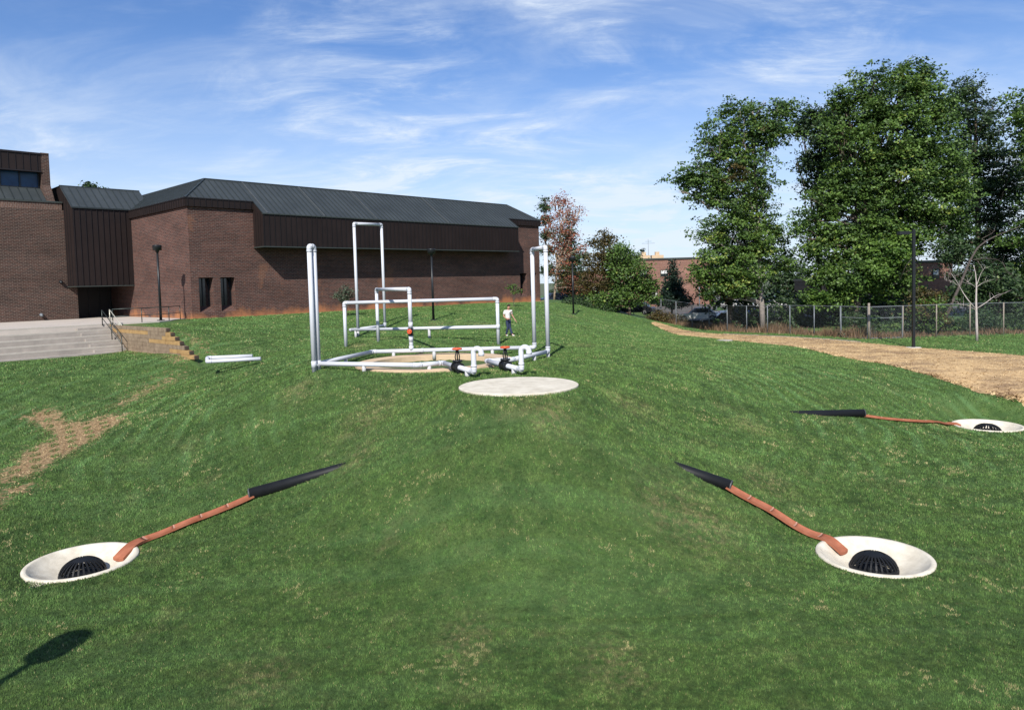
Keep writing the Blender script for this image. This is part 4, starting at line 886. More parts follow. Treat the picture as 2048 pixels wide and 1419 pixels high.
def tree(name, label, cat, Y, base, top, r0, blobs, n, size, leafm, group=None, barkm='bark', seed=1, clus=16, spread=.32, nl=None, extra=None, dj=.5):
    bw = pt(base[0], base[1], Y); bw.z = g(bw.x, bw.y)-.1 if abs(bw.y) < 130 else bw.z
    root = empty(name, bw, label, cat, group); wb = wblobs(blobs, Y, seed, dj); tw = pt(top[0], top[1], Y)
    m = MB(); limb(m, bw, tw, r0, r0*.28, seed, .02, 9); rr = random.Random(seed)
    for i, b in enumerate(wb[:nl] if nl else wb):
        t = rr.uniform(.25, .8); s_ = bw.lerp(tw, t); c = Vector(b[:3])
        if s_.z > c.z: t = max(.12, (c.z-bw.z)/(tw.z-bw.z+1e-6)*.75); s_ = bw.lerp(tw, t)
        limb(m, s_, c, r0*(1-t)*.42+.03, .02, seed*31+i, .1)
        for q in range(3):
            e = c+Vector((rr.uniform(-1, 1), rr.uniform(-1, 1), rr.uniform(-.5, 1)))*b[3]*.85; limb(m, s_.lerp(c, .75), e, .05, .012, seed*77+i*3+q, .1, 4)
    m.build('trunk', barkm, root)
    foliage('crown', wb, n, size, leafm, root, seed, clus, spread, big=(group == GT))
    if extra:
        for (bl, nn, mt, sz) in extra: foliage('foliage_patch', wblobs(bl, Y-1, seed+5, dj), nn, sz, mt, root, seed+9, clus, spread, big=(group == GT))
    return root
GT = 'tall trees beyond the fence'
tree('tall_tree', 'tall ragged green tree left of the sky gap with pale trunk behind the fence', 'tree', 63, (1526, 668), (1505, 215), .26,
     [(1475, 228, 30), (1516, 215, 27), (1560, 224, 28), (1440, 262, 40), (1500, 275, 55), (1545, 262, 36), (1415, 300, 24), (1455, 330, 48), (1510, 340, 40), (1400, 345, 34), (1372, 366, 22), (1356, 380, 10), (1420, 380, 38), (1388, 395, 12),
      (1480, 390, 52), (1530, 385, 22), (1455, 430, 40), (1512, 430, 38), (1425, 460, 26), (1470, 480, 55), (1530, 485, 42), (1405, 475, 14), (1440, 520, 48), (1500, 530, 52), (1550, 520, 26), (1405, 545, 22), (1430, 562, 36), (1480, 565, 32), (1412, 588, 16), (1450, 596, 20), (1545, 455, 16)],
     60000, .23, 'leaf', GT, 'greybark', seed=3, spread=.25, extra=[([(1470, 345, 18), (1510, 300, 14), (1545, 262, 14)], 500, 'leafbronze', .24)])
tree('tall_tree', 'dark trunked tree directly behind the fence below the ragged tall crown', 'tree', 66, (1458, 668), (1465, 480), .32, [(1450, 555, 38), (1475, 535, 38), (1428, 585, 24)], 6500, .27, 'leafdark', GT, seed=8)
tree('tall_tree', 'slim dark trunk between two thicker trunks behind the fence', 'tree', 69, (1490, 665), (1490, 470), .22, [(1492, 535, 36), (1475, 580, 20)], 3600, .27, 'leafdark', GT, seed=9)
tree('tall_tree', 'massive dense green tree, tallest and broadest of the right group', 'tree', 61, (1700, 680), (1800, 190), .5,
     [(1820, 152, 32), (1765, 155, 30), (1725, 172, 28), (1790, 200, 60), (1850, 175, 32), (1690, 195, 24), (1720, 235, 55), (1670, 215, 16), (1672, 250, 24), (1880, 215, 30), (1850, 250, 55), (1780, 280, 75), (1700, 300, 50), (1870, 320, 52), (1810, 350, 75), (1740, 360, 65), (1905, 370, 35),
      (1690, 370, 48), (1650, 395, 28), (1626, 402, 14), (1860, 400, 62), (1780, 430, 75), (1700, 430, 60), (1640, 440, 40), (1605, 440, 18), (1890, 450, 40), (1750, 490, 60), (1680, 490, 45), (1630, 485, 32), (1598, 475, 12), (1820, 480, 45), (1700, 540, 45), (1770, 540, 45), (1740, 580, 36), (1660, 560, 36), (1640, 595, 22), (1620, 600, 16), (1690, 590, 30), (1800, 560, 32), (1640, 535, 24)],
     135000, .24, 'leaf', GT, seed=4, spread=.25, extra=[([(1770, 500, 42), (1800, 470, 26), (1740, 545, 26), (1700, 575, 20), (1640, 602, 14)], 9000, 'leafbright', .27)])
tree('tall_tree', 'bluish green tree bridging the gap between the two tallest crowns', 'tree', 67, (1640, 640), (1640, 240), .22,
     [(1625, 245, 26), (1655, 240, 24), (1606, 262, 16), (1645, 290, 34), (1665, 330, 32), (1622, 330, 28), (1598, 318, 12), (1640, 370, 28), (1670, 280, 30)], 13000, .26, 'leafdark', GT, seed=11, extra=None)
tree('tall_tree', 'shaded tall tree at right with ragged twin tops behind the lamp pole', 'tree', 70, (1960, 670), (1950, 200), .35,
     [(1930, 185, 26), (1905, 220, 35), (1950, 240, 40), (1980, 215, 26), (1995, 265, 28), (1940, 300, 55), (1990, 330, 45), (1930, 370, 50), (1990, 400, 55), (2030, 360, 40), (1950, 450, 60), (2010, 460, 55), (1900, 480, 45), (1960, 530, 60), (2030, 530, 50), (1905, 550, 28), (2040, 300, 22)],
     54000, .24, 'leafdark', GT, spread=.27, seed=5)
tree('tall_tree', 'tree cut off by the right edge with its crown high in the corner', 'tree', 62, (2110, 680), (2080, 180), .35,
     [(2045, 200, 26), (2070, 215, 45), (2055, 250, 34), (2100, 290, 60), (2060, 330, 26), (2110, 400, 70), (2060, 470, 45), (2120, 520, 70), (2040, 590, 45), (2090, 610, 55), (2000, 600, 28), (2030, 640, 32)], 26000, .27, 'leaf', GT, seed=6)
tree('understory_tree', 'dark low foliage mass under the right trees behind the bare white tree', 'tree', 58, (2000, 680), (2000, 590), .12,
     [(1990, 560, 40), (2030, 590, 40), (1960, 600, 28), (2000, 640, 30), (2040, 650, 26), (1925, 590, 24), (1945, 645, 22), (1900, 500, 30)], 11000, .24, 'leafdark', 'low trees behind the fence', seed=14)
tree('understory_tree', 'yellowish green vine covered shrub just right of the lamp pole', 'shrub', 53, (1852, 676), (1850, 600), .06,
     [(1850, 655, 22), (1845, 625, 24), (1862, 600, 20), (1838, 590, 14), (1875, 640, 16), (1855, 670, 14)], 5200, .19, 'leafbronze', 'low trees behind the fence', seed=15, extra=[([(1850, 640, 26), (1865, 610, 18)], 1800, 'leafbright', .18)])
# smaller trees between the hall and the big ones
tree('maple_tree', 'thin rust red autumn tree beside the right end of the brick hall', 'tree', 80, (1108, 600), (1128, 400), .13,
     [(1120, 398, 15), (1135, 410, 16), (1108, 410, 13), (1100, 435, 15), (1130, 440, 24), (1152, 432, 12), (1160, 420, 9), (1095, 460, 13), (1120, 470, 24), (1148, 470, 13), (1100, 490, 15), (1125, 500, 18), (1160, 500, 11), (1170, 495, 9), (1130, 525, 16), (1110, 545, 14), (1140, 560, 16), (1155, 575, 12), (1125, 580, 13)],
     3900, .21, 'leafred', seed=21, barkm='palebark', clus=9, spread=.34, extra=[([(1110, 470, 18), (1125, 550, 22), (1100, 520, 12)], 900, 'leafbronze', .2)])
tree('conifer_tree', 'dark green conifer rising behind the rust red tree', 'tree', 92, (1140, 600), (1138, 425), .15,
     [(1138, 428, 5), (1137, 445, 8), (1136, 465, 13), (1135, 490, 18), (1138, 515, 23), (1142, 540, 27), (1140, 570, 30), (1165, 510, 10), (1110, 590, 14)], 9500, .26, 'leafdark', seed=22, spread=.3)
tree('conifer_tree', 'narrow dark spire at the right end of the hall roof', 'tree', 100, (1091, 600), (1090, 392), .12, [(1090, 398, 5), (1090, 415, 9), (1091, 440, 10), (1092, 470, 9), (1094, 500, 11), (1096, 540, 12)], 4200, .26, 'leafdark', seed=23, spread=.34)
tree('small_tree', 'bronze tinged layered tree behind the farthest lamp post', 'tree', 74, (1207, 634), (1208, 470), .10,
     [(1208, 466, 9), (1200, 480, 14), (1222, 478, 11), (1185, 485, 8), (1208, 505, 20), (1190, 525, 22), (1225, 530, 22), (1175, 555, 18), (1210, 560, 26), (1185, 580, 20), (1235, 575, 18), (1165, 575, 14)], 9000, .22, 'leafbronze', 'trees left of the far rowhouse', seed=24)
tree('small_tree', 'wide spreading dark green tree before the far rowhouse', 'tree', 72, (1260, 640), (1255, 510), .14,
     [(1240, 505, 18), (1262, 520, 20), (1232, 535, 22), (1275, 545, 26), (1250, 560, 30), (1290, 570, 24), (1308, 572, 13), (1270, 590, 28), (1240, 595, 22), (1215, 600, 18), (1300, 595, 16), (1190, 600, 16), (1200, 615, 12)], 13000, .23, 'leaf', 'trees left of the far rowhouse', seed=25)
tree('small_tree', 'yellow green tree top showing behind the bronze tinged tree', 'tree', 84, (1238, 640), (1238, 495), .10, [(1236, 492, 9), (1228, 505, 12), (1245, 508, 12), (1238, 525, 16)], 2200, .24, 'leafbright', 'trees left of the far rowhouse', seed=26)
for i, (x, y, h) in enumerate(((1262, 500, 50), (1285, 497, 50), (1272, 510, 40), (1250, 505, 40))):
    tree('conifer_tree', ['left', 'rightmost', 'third', 'second'][i]+' of the little dark spires beyond the rowhouse roof', 'tree', 118, (x, 600), (x, y), .1, [(x, y+3, 3.2), (x, y+14, 5), (x+1, y+28, 7), (x, y+h, 9)], 700, .3, 'leafblue', 'distant spires', seed=30+i, spread=.25)
tree('conifer_tree', 'dark pointed conifer in front of the far brick rowhouse', 'tree', 76, (1343, 640), (1345, 525), .12,
     [(1345, 524, 4), (1345, 535, 8), (1344, 550, 13), (1346, 566, 18), (1345, 582, 22), (1348, 597, 25), (1368, 600, 14), (1322, 602, 12)], 9000, .2, 'leafblue', seed=34, spread=.22)
tree('far_tree', 'rounded green tree seen low through the gap between the tall trees', 'tree', 105, (1575, 640), (1575, 530), .2,
     [(1575, 528, 18), (1560, 545, 22), (1595, 548, 22), (1575, 570, 28), (1600, 585, 22), (1550, 580, 20)], 7000, .36, 'leafdark', seed=35, spread=.4)
tree('far_tree', 'sliver of dark tree top above the roof of the link block', 'tree', 80, (180, 600), (180, 380), .2, [(180, 377, 11), (172, 382, 8), (192, 383, 8)], 900, .3, 'leafdark', seed=36)
tree('young_tree', 'small grey green young tree standing before the brick wall left of the tall pipe arch', 'tree', 51, (694, 640), (690, 580), .035,
     [(690, 580, 11), (678, 588, 9), (702, 588, 9), (690, 596, 11), (672, 590, 5)], 900, .13, 'leafgrey', 'young trees by the hall', seed=41, clus=10, spread=.15)
tree('young_tree', 'spindly young tree with sparse tuft near the far end of the brick wall', 'tree', 61, (1028, 612), (1026, 578), .03,
     [(1020, 575, 6), (1032, 580, 7), (1026, 572, 5), (1040, 583, 4)], 320, .14, 'leaf', 'young trees by the hall', seed=42, clus=8, spread=.15)
# low brush
def brush(name, label, pts, n, size, mt, cat='bushes', r=(.5, 1.0), seed=1):
    rr = random.Random(seed); bl = []
    for x, y in pts:
        for k in range(2): q = rr.uniform(*r); X, Y = x+rr.uniform(-.6, .6), y+rr.uniform(-.5, .5); bl.append((X, Y, g(X, Y)+q*.45, q))
    o = foliage(name, bl, n, size, mt, None, seed, 14, .2); return tag(o, label, cat, kind='stuff')
brush('brush', 'low green ground cover on the bank beside the hall end', [(6.0+i*.55, 72+math.sin(i)*1.5) for i in range(9)], 3500, .16, 'leafdark', r=(.3, .6), seed=51)
brush('brush', 'tangled dark green brush behind the gate and fence', [(26+i*.9, 53.5+math.sin(i*1.3)) for i in range(16)], 12000, .18, 'leafdark', r=(.6, 1.3), seed=52)
brush('brush', 'deep green thicket added under the tall trees to deepen the shade behind the fence', [(21.5+i*.9, 66+3*math.sin(i*2.1)) for i in range(20)], 26000, .26, 'leafdark', r=(1.4, 2.6), seed=54)  # dense foliage added to make the area behind the fence darker
brush('brush', 'olive brush behind the far fence run below the conifer', [(14.2+i*.3, 72.5+i*-.1) for i in range(10)], 3500, .16, 'leafbronze', r=(.5, .9), seed=53)
for i, (lab, line, n_, h_) in enumerate((('dry tan weeds growing along the receding fence', [(25.6, 51.6), (22.3, 58.8), (18.8, 66.4), (15.2, 74)], 7500, .75), ('dry weeds behind the straight fence run at right', [(25.6, 51.2), (31, 51.6), (44, 52)], 4200, .45))):
    r_ = np.random.default_rng(60+i); l = np.array(line); s_ = np.r_[0, np.cumsum(np.hypot(*np.diff(l, axis=0).T))]; t = r_.uniform(0, s_[-1], n_)
    P = np.stack([np.interp(t, s_, l[:, 0]), np.interp(t, s_, l[:, 1])], 1)+r_.normal(0, .55, (n_, 2)); hh = h_*(.35+.65*r_.random(n_))*(.75+.45*np.sin(t*.9)+.3*np.sin(t*2.3)).clip(.3, 1.4)
    tag(blades('weeds', P, hh, .035+.03*r_.random(n_), 'weed', r_.random(n_), .7, 61+i), lab, 'weeds')
# bare trees
def bare(name, label, Y, base, chains, bk, rs):
    b = pt(base[0], base[1], Y); b.z = g(b.x, b.y)-.1; root = empty(name, b, label, 'tree'); rr = random.Random(len(chains))
    for i, ch in enumerate(chains):
        m = MB(); pts = []; dy = 0
        for k, (x, y) in enumerate(ch): dy += rr.uniform(-.25, .25) if k and i else 0; pts.append(pt(x, y, Y+dy))
        if i == 0: pts[0] = b.copy()
        r0, r1 = rs[i] if i < len(rs) else (.02, .006)
        m.tube(bend(pts, .3, 3), [r0+(r1-r0)*k/(len(bend(pts, .3, 3))-1) for k in range(len(bend(pts, .3, 3)))], 8)
        if i: 
            for q in range(5):
                a = pts[-1].lerp(pts[0], rr.uniform(0, .55)); e = a+Vector((rr.uniform(-.5, .5), rr.uniform(-.4, .4), rr.uniform(.1, .65))); limb(m, a, e, .010, .003, q, .1, 4)
        m.build('trunk' if i == 0 else 'branch', bk, root)
    return root
bare('bare_tree', 'leafless whitish young tree standing alone on the grass before the fence', 47.2, (1954, 684), [[(1954, 684), (1953, 640), (1952, 600), (1953, 570), (1951, 545), (1947, 530)],
    [(1952, 618), (1936, 600), (1924, 582), (1917, 568), (1902, 546)], [(1953, 617), (1972, 605), (1990, 591), (2012, 585)], [(1952, 620), (1936, 610), (1912, 607)], [(1952, 574), (1957, 560), (1962, 545), (1972, 532)], [(1952, 576), (1944, 568), (1932, 562)], [(1953, 574), (1964, 566), (1975, 562)], [(1917, 572), (1905, 562), (1890, 560)]],
    'whitebark', [(.085, .015), (.035, .010), (.03, .008), (.022, .006), (.022, .006), (.018, .005), (.018, .005), (.015, .005)])
bare('dead_tree', 'dead grey tree leaning right behind the bare white tree', 54, (1880, 678), [[(1880, 678), (1902, 610), (1920, 570), (1938, 525), (1955, 495), (1972, 482), (1995, 470), (2042, 452)],
    [(1972, 482), (1962, 478), (1985, 466), (1990, 460)], [(1945, 520), (1965, 516), (1995, 518), (2010, 530)], [(2005, 524), (2015, 545), (2035, 562)], [(1870, 515), (1850, 512), (1825, 516), (1812, 530), (1800, 560)], [(1900, 470), (1880, 455), (1890, 452)]],
    'deadbark', [(.12, .025), (.03, .01), (.03, .01), (.025, .008), (.025, .01), (.02, .01)])
# ------------------------------------------------------------------ chain link fence
def fence(root_label, a, b, n, h=2.3, ht=None):
    a, b = Vector((a[0], a[1], 0)), Vector((b[0], b[1], 0)); root = empty('chain_link_fence', (a.x, a.y, g(a.x, a.y)), root_label, 'fence')
    P = [a.lerp(b, i/n) for i in range(n+1)]
    for p in P: p.z = g(p.x, p.y)
    for i, p in enumerate(P): MB().tube([p-Vector((0, 0, .2)), p+Vector((0, 0, h))], .042, 8).build('post', 'galv' if a.y-b.y < 1 and b.y > 52 else 'rustpost', root)
    m = MB()
    for p, q in zip(P[:-1], P[1:]): m.beam(p+Vector((0, 0, h-.02)), q+Vector((0, 0, h-.02)), .035, .035)
    m.build('top_rail', 'galv', root)
    V = []; L_ = (b-a).length; st = .12; d = (b-a).normalized(); k = -h
    def P_(s, z): q = a+d*s; return (q.x, q.y, g0(s)+z)
    gs = np.array([p.z for p in P]); ss = np.linspace(0, L_, n+1); g0 = lambda s: float(np.interp(s, ss, gs))
    hw = .0035
    while k < L_:
        for sg in (1, -1):
            s0, s1 = (k, k+h) if sg == 1 else (k+h, k); z0, z1 = 0, h-.05
            # clip to the run
            t0, t1 = 0., 1.
            for lim, side in ((0, 1), (L_, -1)):
                f0, f1 = (s0-lim)*side, (s1-lim)*side
                if f0 < 0 and f1 < 0: t0 = 2
                elif f0 < 0: t0 = max(t0, f0/(f0-f1))
                elif f1 < 0: t1 = min(t1, f0/(f0-f1))
            if t0 >= t1: continue
            A_, B_ = P_(s0+(s1-s0)*t0, z0+(z1-z0)*t0), P_(s0+(s1-s0)*t1, z0+(z1-z0)*t1)
            V += [(A_[0]-d.x*hw, A_[1]-d.y*hw, A_[2]), (A_[0]+d.x*hw, A_[1]+d.y*hw, A_[2]), (B_[0]+d.x*hw, B_[1]+d.y*hw, B_[2]), (B_[0]-d.x*hw, B_[1]-d.y*hw, B_[2])]
        k += st
    npmesh('mesh', np.array(V), np.arange(len(V)).reshape(-1, 4), 'wire', parent=root); return root
gp = (25.3, 50.7); fd = Vector((-.419, .908, 0))
fence('receding chain link fence with galvanised posts along the mulch path', (gp[0]-.419*2.42, gp[1]+.908*2.42), (gp[0]-.419*2.42*14, gp[1]+.908*2.42*14), 13)
fence('straight chain link fence with weathered posts behind the bare white tree', (27.55, 50.4), (27.55+2.35*9, 50.2), 9)
for (a, b), lab in ((((gp[0]-.419*2.36, gp[1]+.908*2.36), (gp[0]-.06, gp[1]+.06)), 'left leaf of the chain link gate'), (((gp[0]+.06, gp[1]), (27.5, 50.4)), 'right leaf of the chain link gate nearer the lamp pole')):
    a, b = Vector((*a, g(*a)+.06)), Vector((*b, g(*b)+.06)); gt = empty('fence_gate', a, lab, 'gate', 'leaves of the fence gate')
    m = MB()
    for z in (0, 1.42, 2.22): m.beam(a+Vector((0, 0, z)), b+Vector((0, 0, z)), .045, .045)
    for p in (a, b): m.beam(p, p+Vector((0, 0, 2.25)), .05, .05, up=(1, 0, 0))
    m.build('gate_frame', 'galv', gt); V = []; d = (b-a).normalized(); L_ = (b-a).length; k = -2.2
    while k < L_:
        for sg in (0, 1):
            t0 = max(0, -k/2.2); t1 = min(1, (L_-k)/2.2); s0, s1 = k+2.2*t0, k+2.2*t1; z0, z1 = (2.2*t0, 2.2*t1) if sg == 0 else (2.2-2.2*t0, 2.2-2.2*t1)
            A_, B_ = a+d*s0+Vector((0, 0, z0)), a+d*s1+Vector((0, 0, z1)); V += [A_-d*.0035, A_+d*.0035, B_+d*.0035, B_-d*.0035]
        k += .12
    npmesh('mesh', np.array([tuple(v) for v in V]), np.arange(len(V)).reshape(-1, 4), 'wire', parent=gt)
z_ = g(*gp); o = MB().tube([(gp[0], gp[1], z_-.2), (gp[0], gp[1], z_+2.55)], .075, 10).build('gate_post', 'rustpost'); tag(o, 'thick pale post between the two gate leaves', 'post')
# ------------------------------------------------------------------ houses behind
def rowhouse(label, x0, x1, y0, depth, z0, z1, wins, mt='redbrick', chim=(), rot=0, doors=()):
    root = empty('rowhouse', ((x0+x1)/2, y0, z0), label, 'building'); m = MB(); m.box((x0, y0, z0-1), (x1, y0+depth, z1)); m.build('wall', mt, root, uv=True)
    rf = MB().box((x0-.15, y0-.15, z1+.002), (x1+.15, y0+depth+.1, z1+.25)).build('roof', 'trim', root)
    for x in chim: MB().box((x-.9, y0+1, z1+.25), (x+.9, y0+2, z1+.75)).box((x-.3, y0+1.2, z1+.75), (x+.3, y0+1.8, z1+1.25)).build('chimney', 'peach', rf)
    for (xa, xb, za, zb) in wins:
        f = MB().box((xa-.08, y0-.07, za-.1), (xb+.08, y0-.004, zb+.1)).build('window', 'trim', root); MB().box((xa, y0-.1, (za+zb)/2-.1), (xb, y0-.072, zb)).build('blind', 'white', f); MB().box((xa, y0-.1, za), (xb, y0-.072, (za+zb)/2-.12)).build('pane', 'glass', f)
    for (xa, xb, zt_) in doors: MB().box((xa, y0-.09, z0), (xb, y0-.005, zt_)).build('door', 'greenpaint', root)
    return root
def WX(px, Y): return pt(px, 560, Y).x
Y_ = 108; zt_ = pt(1330, 519, Y_).z
rowhouse('far red brick rowhouse with flat roof and two white blinded windows', WX(1262, Y_), WX(1425, Y_), Y_, 10, 1.6, zt_, [(WX(1281, Y_), WX(1293, Y_), pt(0, 0, 1).z*0+pt(1290, 553, Y_).z, pt(1290, 541, Y_).z), (WX(1322, Y_), WX(1335, Y_), pt(1330, 551, Y_).z, pt(1330, 541, Y_).z), (WX(1398, Y_), WX(1412, Y_), pt(1400, 551, Y_).z, pt(1400, 541, Y_).z), (WX(1300, Y_), WX(1314, Y_), 2.6, 4.2)], chim=(WX(1292, Y_), WX(1319, Y_)))
Y_ = 98; rowhouse('low brick rowhouse with teal doors glimpsed under the small trees', WX(1125, Y_), WX(1258, Y_), Y_, 9, 1.8, pt(1190, 545, Y_).z, [(WX(1185, Y_), WX(1195, Y_), 4.2, 5.6), (WX(1222, Y_), WX(1232, Y_), 4.2, 5.6)], doors=((WX(1157, Y_), WX(1162, Y_), 4.8), (WX(1166, Y_), WX(1170, Y_), 4.8), (WX(1195, Y_), WX(1199, Y_), 4.8)))
Y_ = 84; rowhouse('brick house seen through branches right of the lamp pole', WX(1810, Y_), WX(1905, Y_), Y_, 9, 1.6, pt(1850, 525, Y_).z, [(WX(1866, Y_), WX(1876, Y_), pt(0, 606, Y_).z, pt(0, 590, Y_).z)], chim=())
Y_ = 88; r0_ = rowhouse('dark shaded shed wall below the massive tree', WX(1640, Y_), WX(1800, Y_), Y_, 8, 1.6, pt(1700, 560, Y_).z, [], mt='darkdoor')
# street beyond the fence
tag(MB().face([(14, 78, 1.72), (44, 72, 1.72), (60, 92, 1.72), (20, 100, 1.72)]).build('road', 'asphalt'), kind='structure')
tag(MB().face([(19, 99, 1.735), (27, 97, 1.735), (58, 185, 6), (48, 188, 6)]).build('road', 'asphalt'), kind='structure')
def car(label, p, rz, paint, group='cars parked beyond the fence', van=False):
    z = max(g(p[0], p[1]), 1.72)+.01 if p[1] > 73 and p[0] > 13 else g(p[0], p[1]); root = empty('parked_car', (p[0], p[1], z), label, 'car', group, rz)
    L_, Wd = 2.25, .86; H1 = .88; H2 = 1.42 if not van else 1.85
    def M_(v): return Vector(v)
    prof = [(-L_, .32), (-L_, .72), (-L_+.12, .84), (-1.45, H1+.02), (1.05, H1-.02), (L_-.15, .74), (L_, .60), (L_, .32), (1.85, .30), (1.75, .52), (1.45, .64), (1.15, .52), (1.05, .28), (-1.05, .28), (-1.15, .52), (-1.45, .64), (-1.75, .52), (-1.85, .30)]
    def ext(mb, pr, w0, w1=None, m=0):
        w1 = w0 if w1 is None else w1; n = len(pr); a = [M_((x, -(w0 if z_ <= H1 else w1), z_)) for x, z_ in pr]; b = [M_((x, (w0 if z_ <= H1 else w1), z_)) for x, z_ in pr]
        mb.face(a, m); mb.face(b[::-1], m)
        for i in range(n): mb.face([a[i], b[i], b[(i+1) % n], a[(i+1) % n]], m)
        return mb
    def put(mb, name, mt, parent=root):
        me = mb; off = Vector(root.location); c, s_ = math.cos(rz), math.sin(rz)
        o = bpy.data.objects.new(name, bpy.data.meshes.new(name)); COL.objects.link(o); o.parent = parent; o.data.from_pydata(me.v, [], me.f)
        import bmesh
        bm = bmesh.new(); bm.from_mesh(o.data); bmesh.ops.recalc_face_normals(bm, faces=bm.faces); bm.to_mesh(o.data); bm.free(); o.data.materials.append(M[mt]); return o
    put(ext(MB(), prof, Wd), 'body', paint)
    cab = [(-1.75, H1-.04), (-1.2 if not van else -1.65, H2-.04), (-1.05 if not van else -1.55, H2), (.25, H2), (.4, H2-.04), (1.05, H1-.06)]
    put(ext(MB(), cab, Wd-.06, Wd-.20), 'roof', paint)
    m = MB()
    for sg in (-1, 1): m.face([(-1.5, sg*(Wd-.045), H1+.02), (.85, sg*(Wd-.045), H1+.02), (.3, sg*(Wd-.165), H2-.1), (-1.1, sg*(Wd-.165), H2-.1)])
    m.face([(1.02, -.62, H1), (1.02, .62, H1), (.46, .54, H2-.08), (.46, -.54, H2-.08)]); m.face([(-1.77, -.62, H1+.04), (-1.77, .62, H1+.04), (-1.30, .54, H2-.1), (-1.30, -.54, H2-.1)]); put(m, 'windows', 'glass')
    for x in (-1.45, 1.45):
        for y in (-1, 1):
            t = put(MB().tube([(x, y*(Wd-.19), .31), (x, y*(Wd+.0), .31)], .31, 18), 'wheel', 'tyre'); put(MB().tube([(x, y*(Wd+.001), .31), (x, y*(Wd+.012), .31)], .18, 14), 'rim', 'rim', t)
    for y in (-.62, .62): put(MB().box((L_-.06, y-.13, .54), (L_+.01, y+.13, .66)), 'headlight', 'lamplens')
    return root
for lab, (px, py, Y), rz, pc in (('white car behind the fence left of the dark trunks', (1396, 645, 76), 2.9, 'carwhite'), ('black car in shade behind the fence before the dark trunks', (1448, 650, 72), 3.05, 'carblack'), ('blue car behind the black one between the trunks', (1478, 640, 79), 3.0, 'carblue'),
    ('dark car at the crest right of the rust red tree', (1118, 597, 86), .3, 'carnavy'), ('blue car glimpsed behind the fence under the small trees', (1212, 625, 84), 1.3, 'carblue'), ('dark car behind the far fence posts under the wide green tree', (1268, 636, 80), 2.7, 'carblack'),
    ('cream car uphill on the street left of the tall tree', (1409, 598, 128), .2, 'carcream'), ('white car beyond the trunks right of centre', (1536, 627, 96), .1, 'carwhite'), ('white car half hidden between two trunks', (1476, 622, 100), .1, 'carwhite'), ('red car beyond the pale trunk', (1543, 612, 112), .2, 'carred'), ('cream car right of the red one', (1562, 612, 110), .2, 'carcream')):
    q = pt(px, py, Y); car(lab, (q.x, q.y), rz, pc)
def pole(px, y0, y1, Y, lab):
    a = pt(px, y0, Y); b = Vector((a.x, a.y, pt(px, y1, Y).z)); a.z = g(a.x, a.y)-.1; o = MB().tube([a, b], .07, 8).build('street_pole', 'galv'); tag(o, lab, 'pole')
pole(1399, 610, 565, 90, 'grey pole left of the cream car beyond the fence'); pole(1433, 610, 585, 92, 'short grey pole right of the cream car')
o = empty('television_aerial', pt(1297, 520, 110), 'thin television aerial above the far rowhouse roof', 'aerial')
a = pt(1297, 520, 112); MB().tube([a-Vector((0, 0, .5)), a+Vector((0, 0, 3.2))], .03, 6).build('mast', 'galv', o); MB().tube([a+Vector((-1, 0, 2.6)), a+Vector((1, 0, 2.6))], .02, 6).tube([a+Vector((-.5, 0, 2.9)), a+Vector((.5, 0, 2.9))], .02, 6).build('crossarm', 'galv', o)
# ------------------------------------------------------------------ the walking man
def skinned(name, V, E, rad, mt, parent, root_i=0, lv=2):
    me = bpy.data.meshes.new(name); me.from_pydata([Vector(v) for v in V], E, []); o = bpy.data.objects.new(name, me); COL.objects.link(o); o.parent = parent
    sk = o.modifiers.new('skin', 'SKIN'); sk.use_smooth_shade = True
    for i, d in enumerate(me.skin_vertices[0].data):
        r_ = rad[i]; d.radius = r_ if isinstance(r_, tuple) else (r_, r_); d.use_root = (i == root_i)
    su = o.modifiers.new('smooth', 'SUBSURF'); su.levels = lv; su.render_levels = lv; me.materials.append(M[mt]); return o
pp = at(1019.5, 672); man = empty('person', pp, 'walking man in white short sleeved shirt and dark blue jeans looking down', 'person')
V = [(-.06, 0, .93), (-.08, .01, 1.10), (-.085, .01, 1.30), (-.07, 0, 1.42), (-.05, -.01, 1.50), (-.02, -.03, 1.60), (.005, -.05, 1.68),   # 0 pelvis .. 6 crown
     (-.24, -.05, 1.40), (-.315, -.07, 1.14), (-.20, -.20, 1.03), (-.10, -.27, 1.00),                                                    # 7 screen left arm: shoulder elbow wrist palm
     (.09, .05, 1.40), (.18, .06, 1.15), (.30, .02, .94), (.35, .0, .87),                                                                # 11 other arm
     (-.13, -.03, .88), (-.09, -.06, .50), (-.20, .05, .08), (.01, .03, .88), (.01, .06, .50), (.15, -.05, .09), (-.15, -.02, .04), (.25, -.12, .04)]
E = [(0, 1), (1, 2), (2, 3), (3, 4), (4, 5), (5, 6), (3, 7), (7, 8), (8, 9), (9, 10), (3, 11), (11, 12), (12, 13), (13, 14), (0, 15), (15, 16), (16, 17), (17, 21), (0, 18), (18, 19), (19, 20), (20, 22)]
rad = [(.13, .10), (.12, .09), (.14, .10), (.11, .08), .052, .085, .082, .055, .04, .028, .032, .055, .04, .028, .032, .08, .058, .042, .08, .058, .042, .036, .036]
def fingers(palm, d, side):
    d = Vector(d).normalized(); side = Vector(side).normalized(); n0 = len(V); pi = palm
    for k, (off, ln) in enumerate(((-.028, .075), (-.010, .085), (.010, .08), (.028, .062))):
        a = Vector(V[pi])+d*.045+side*off; b = a+d*ln*.55+Vector((0, 0, -.008)); c = b+d*ln*.4+Vector((0, 0, -.02)); i = len(V); V.extend([tuple(a), tuple(b), tuple(c)]); E.extend([(pi, i), (i, i+1), (i+1, i+2)]); rad.extend([.011, .009, .008])
    a = Vector(V[pi])-side*.035+d*.01; b = a-side*.02+d*.04; i = len(V); V.extend([tuple(a), tuple(b)]); E.extend([(pi, i), (i, i+1)]); rad.extend([.012, .009])
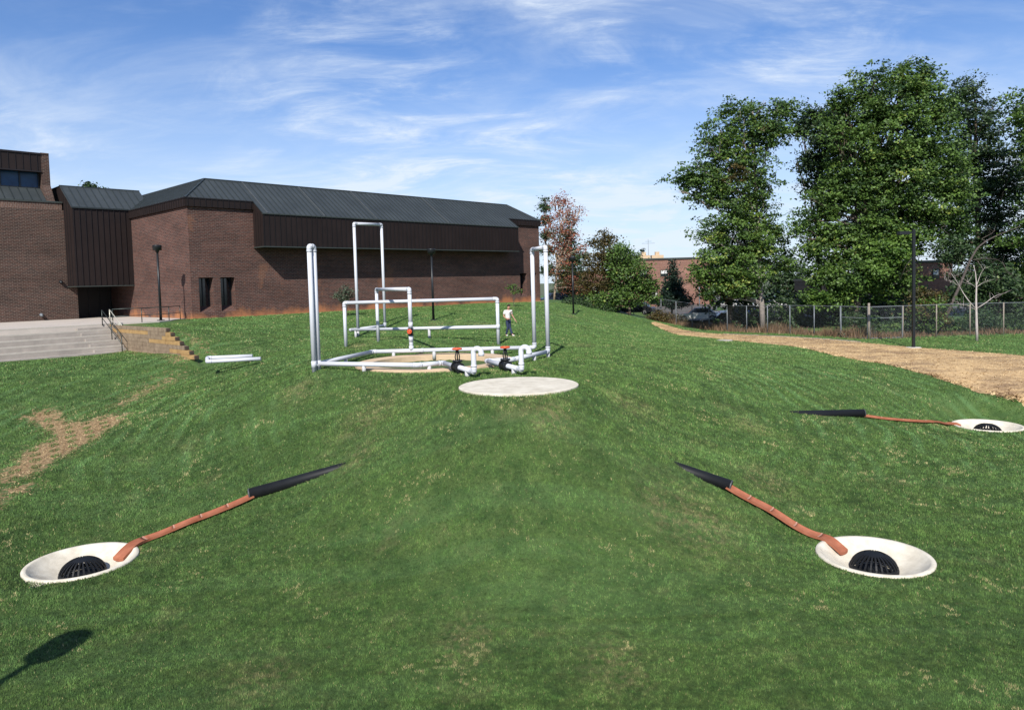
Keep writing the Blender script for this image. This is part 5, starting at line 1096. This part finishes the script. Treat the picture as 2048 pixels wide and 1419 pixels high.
fingers(10, (.8, -.5, .1), (0, .2, 1)); fingers(14, (.55, -.1, -.8), (.2, 1, 0))
skinned('body', V, E, rad, 'skin', man)
skinned('shirt', [(-.065, 0, .93), (-.08, .01, 1.08), (-.085, .01, 1.28), (-.07, 0, 1.42), (-.055, -.01, 1.475), (-.235, -.05, 1.40), (-.29, -.06, 1.22), (.10, .05, 1.40), (.15, .06, 1.23)], [(0, 1), (1, 2), (2, 3), (3, 4), (3, 5), (5, 6), (3, 7), (7, 8)], [(.175, .145), (.17, .14), (.175, .13), (.13, .10), .065, .085, .07, .085, .07], 'shirt', man)
skinned('jeans', [(-.06, 0, .94), (-.06, 0, .86), (-.135, -.03, .80), (-.09, -.05, .50), (-.20, .05, .09), (.01, .03, .80), (.01, .05, .50), (.145, -.045, .10)], [(0, 1), (1, 2), (2, 3), (3, 4), (1, 5), (5, 6), (6, 7)], [(.135, .115), (.14, .115), .10, .075, .062, .10, .075, .062], 'jeans', man)
skinned('shoe', [(-.20, .05, .05), (-.15, 0, .045), (-.10, -.06, .035)], [(0, 1), (1, 2)], [.048, .048, .036], 'shoe', man); skinned('shoe', [(.13, -.02, .05), (.19, -.08, .045), (.27, -.14, .04)], [(0, 1), (1, 2)], [.048, .05, .038], 'shoe', man)
skinned('hair', [(-.055, .03, 1.63), (-.03, .02, 1.71), (.02, -.05, 1.745), (.06, -.11, 1.715)], [(0, 1), (1, 2), (2, 3)], [.074, .088, .076, .042], 'hair', man)
fc = MB(); hd = Vector((.03, -.10, 1.63))
fc.tube([hd+Vector((-.005, .0, .03)), hd+Vector((.03, -.035, -.01))], [.010, .016], 8); fc.build
nose = bpy.data.meshes.new('nose'); nose.from_pydata(fc.v, [], fc.f); no = bpy.data.objects.new('nose', nose); COL.objects.link(no); no.parent = man; nose.materials.append(M['skin'])
for nm, off, mt, r_ in (('eye', (-.012, -.012, .032), 'hair', .009), ('eye', (.045, .022, .032), 'hair', .009), ('mouth', (.026, -.012, -.045), 'clay', .013), ('ear', (-.085, .055, .0), 'skin', .02)):
    q = MB(); q.lathe(hd+Vector(off), [(0, -r_), (r_*.8, -r_*.5), (r_, 0), (r_*.8, r_*.5), (0, r_)], 10); me = bpy.data.meshes.new(nm); me.from_pydata(q.v, [], q.f); o = bpy.data.objects.new(nm, me); COL.objects.link(o); o.parent = man; me.materials.append(M[mt])
skinned('belt', [(-.175, -.02, .935), (-.06, -.125, .935), (.06, -.02, .935)], [(0, 1), (1, 2)], [.02, .02, .02], 'black', man, lv=1)
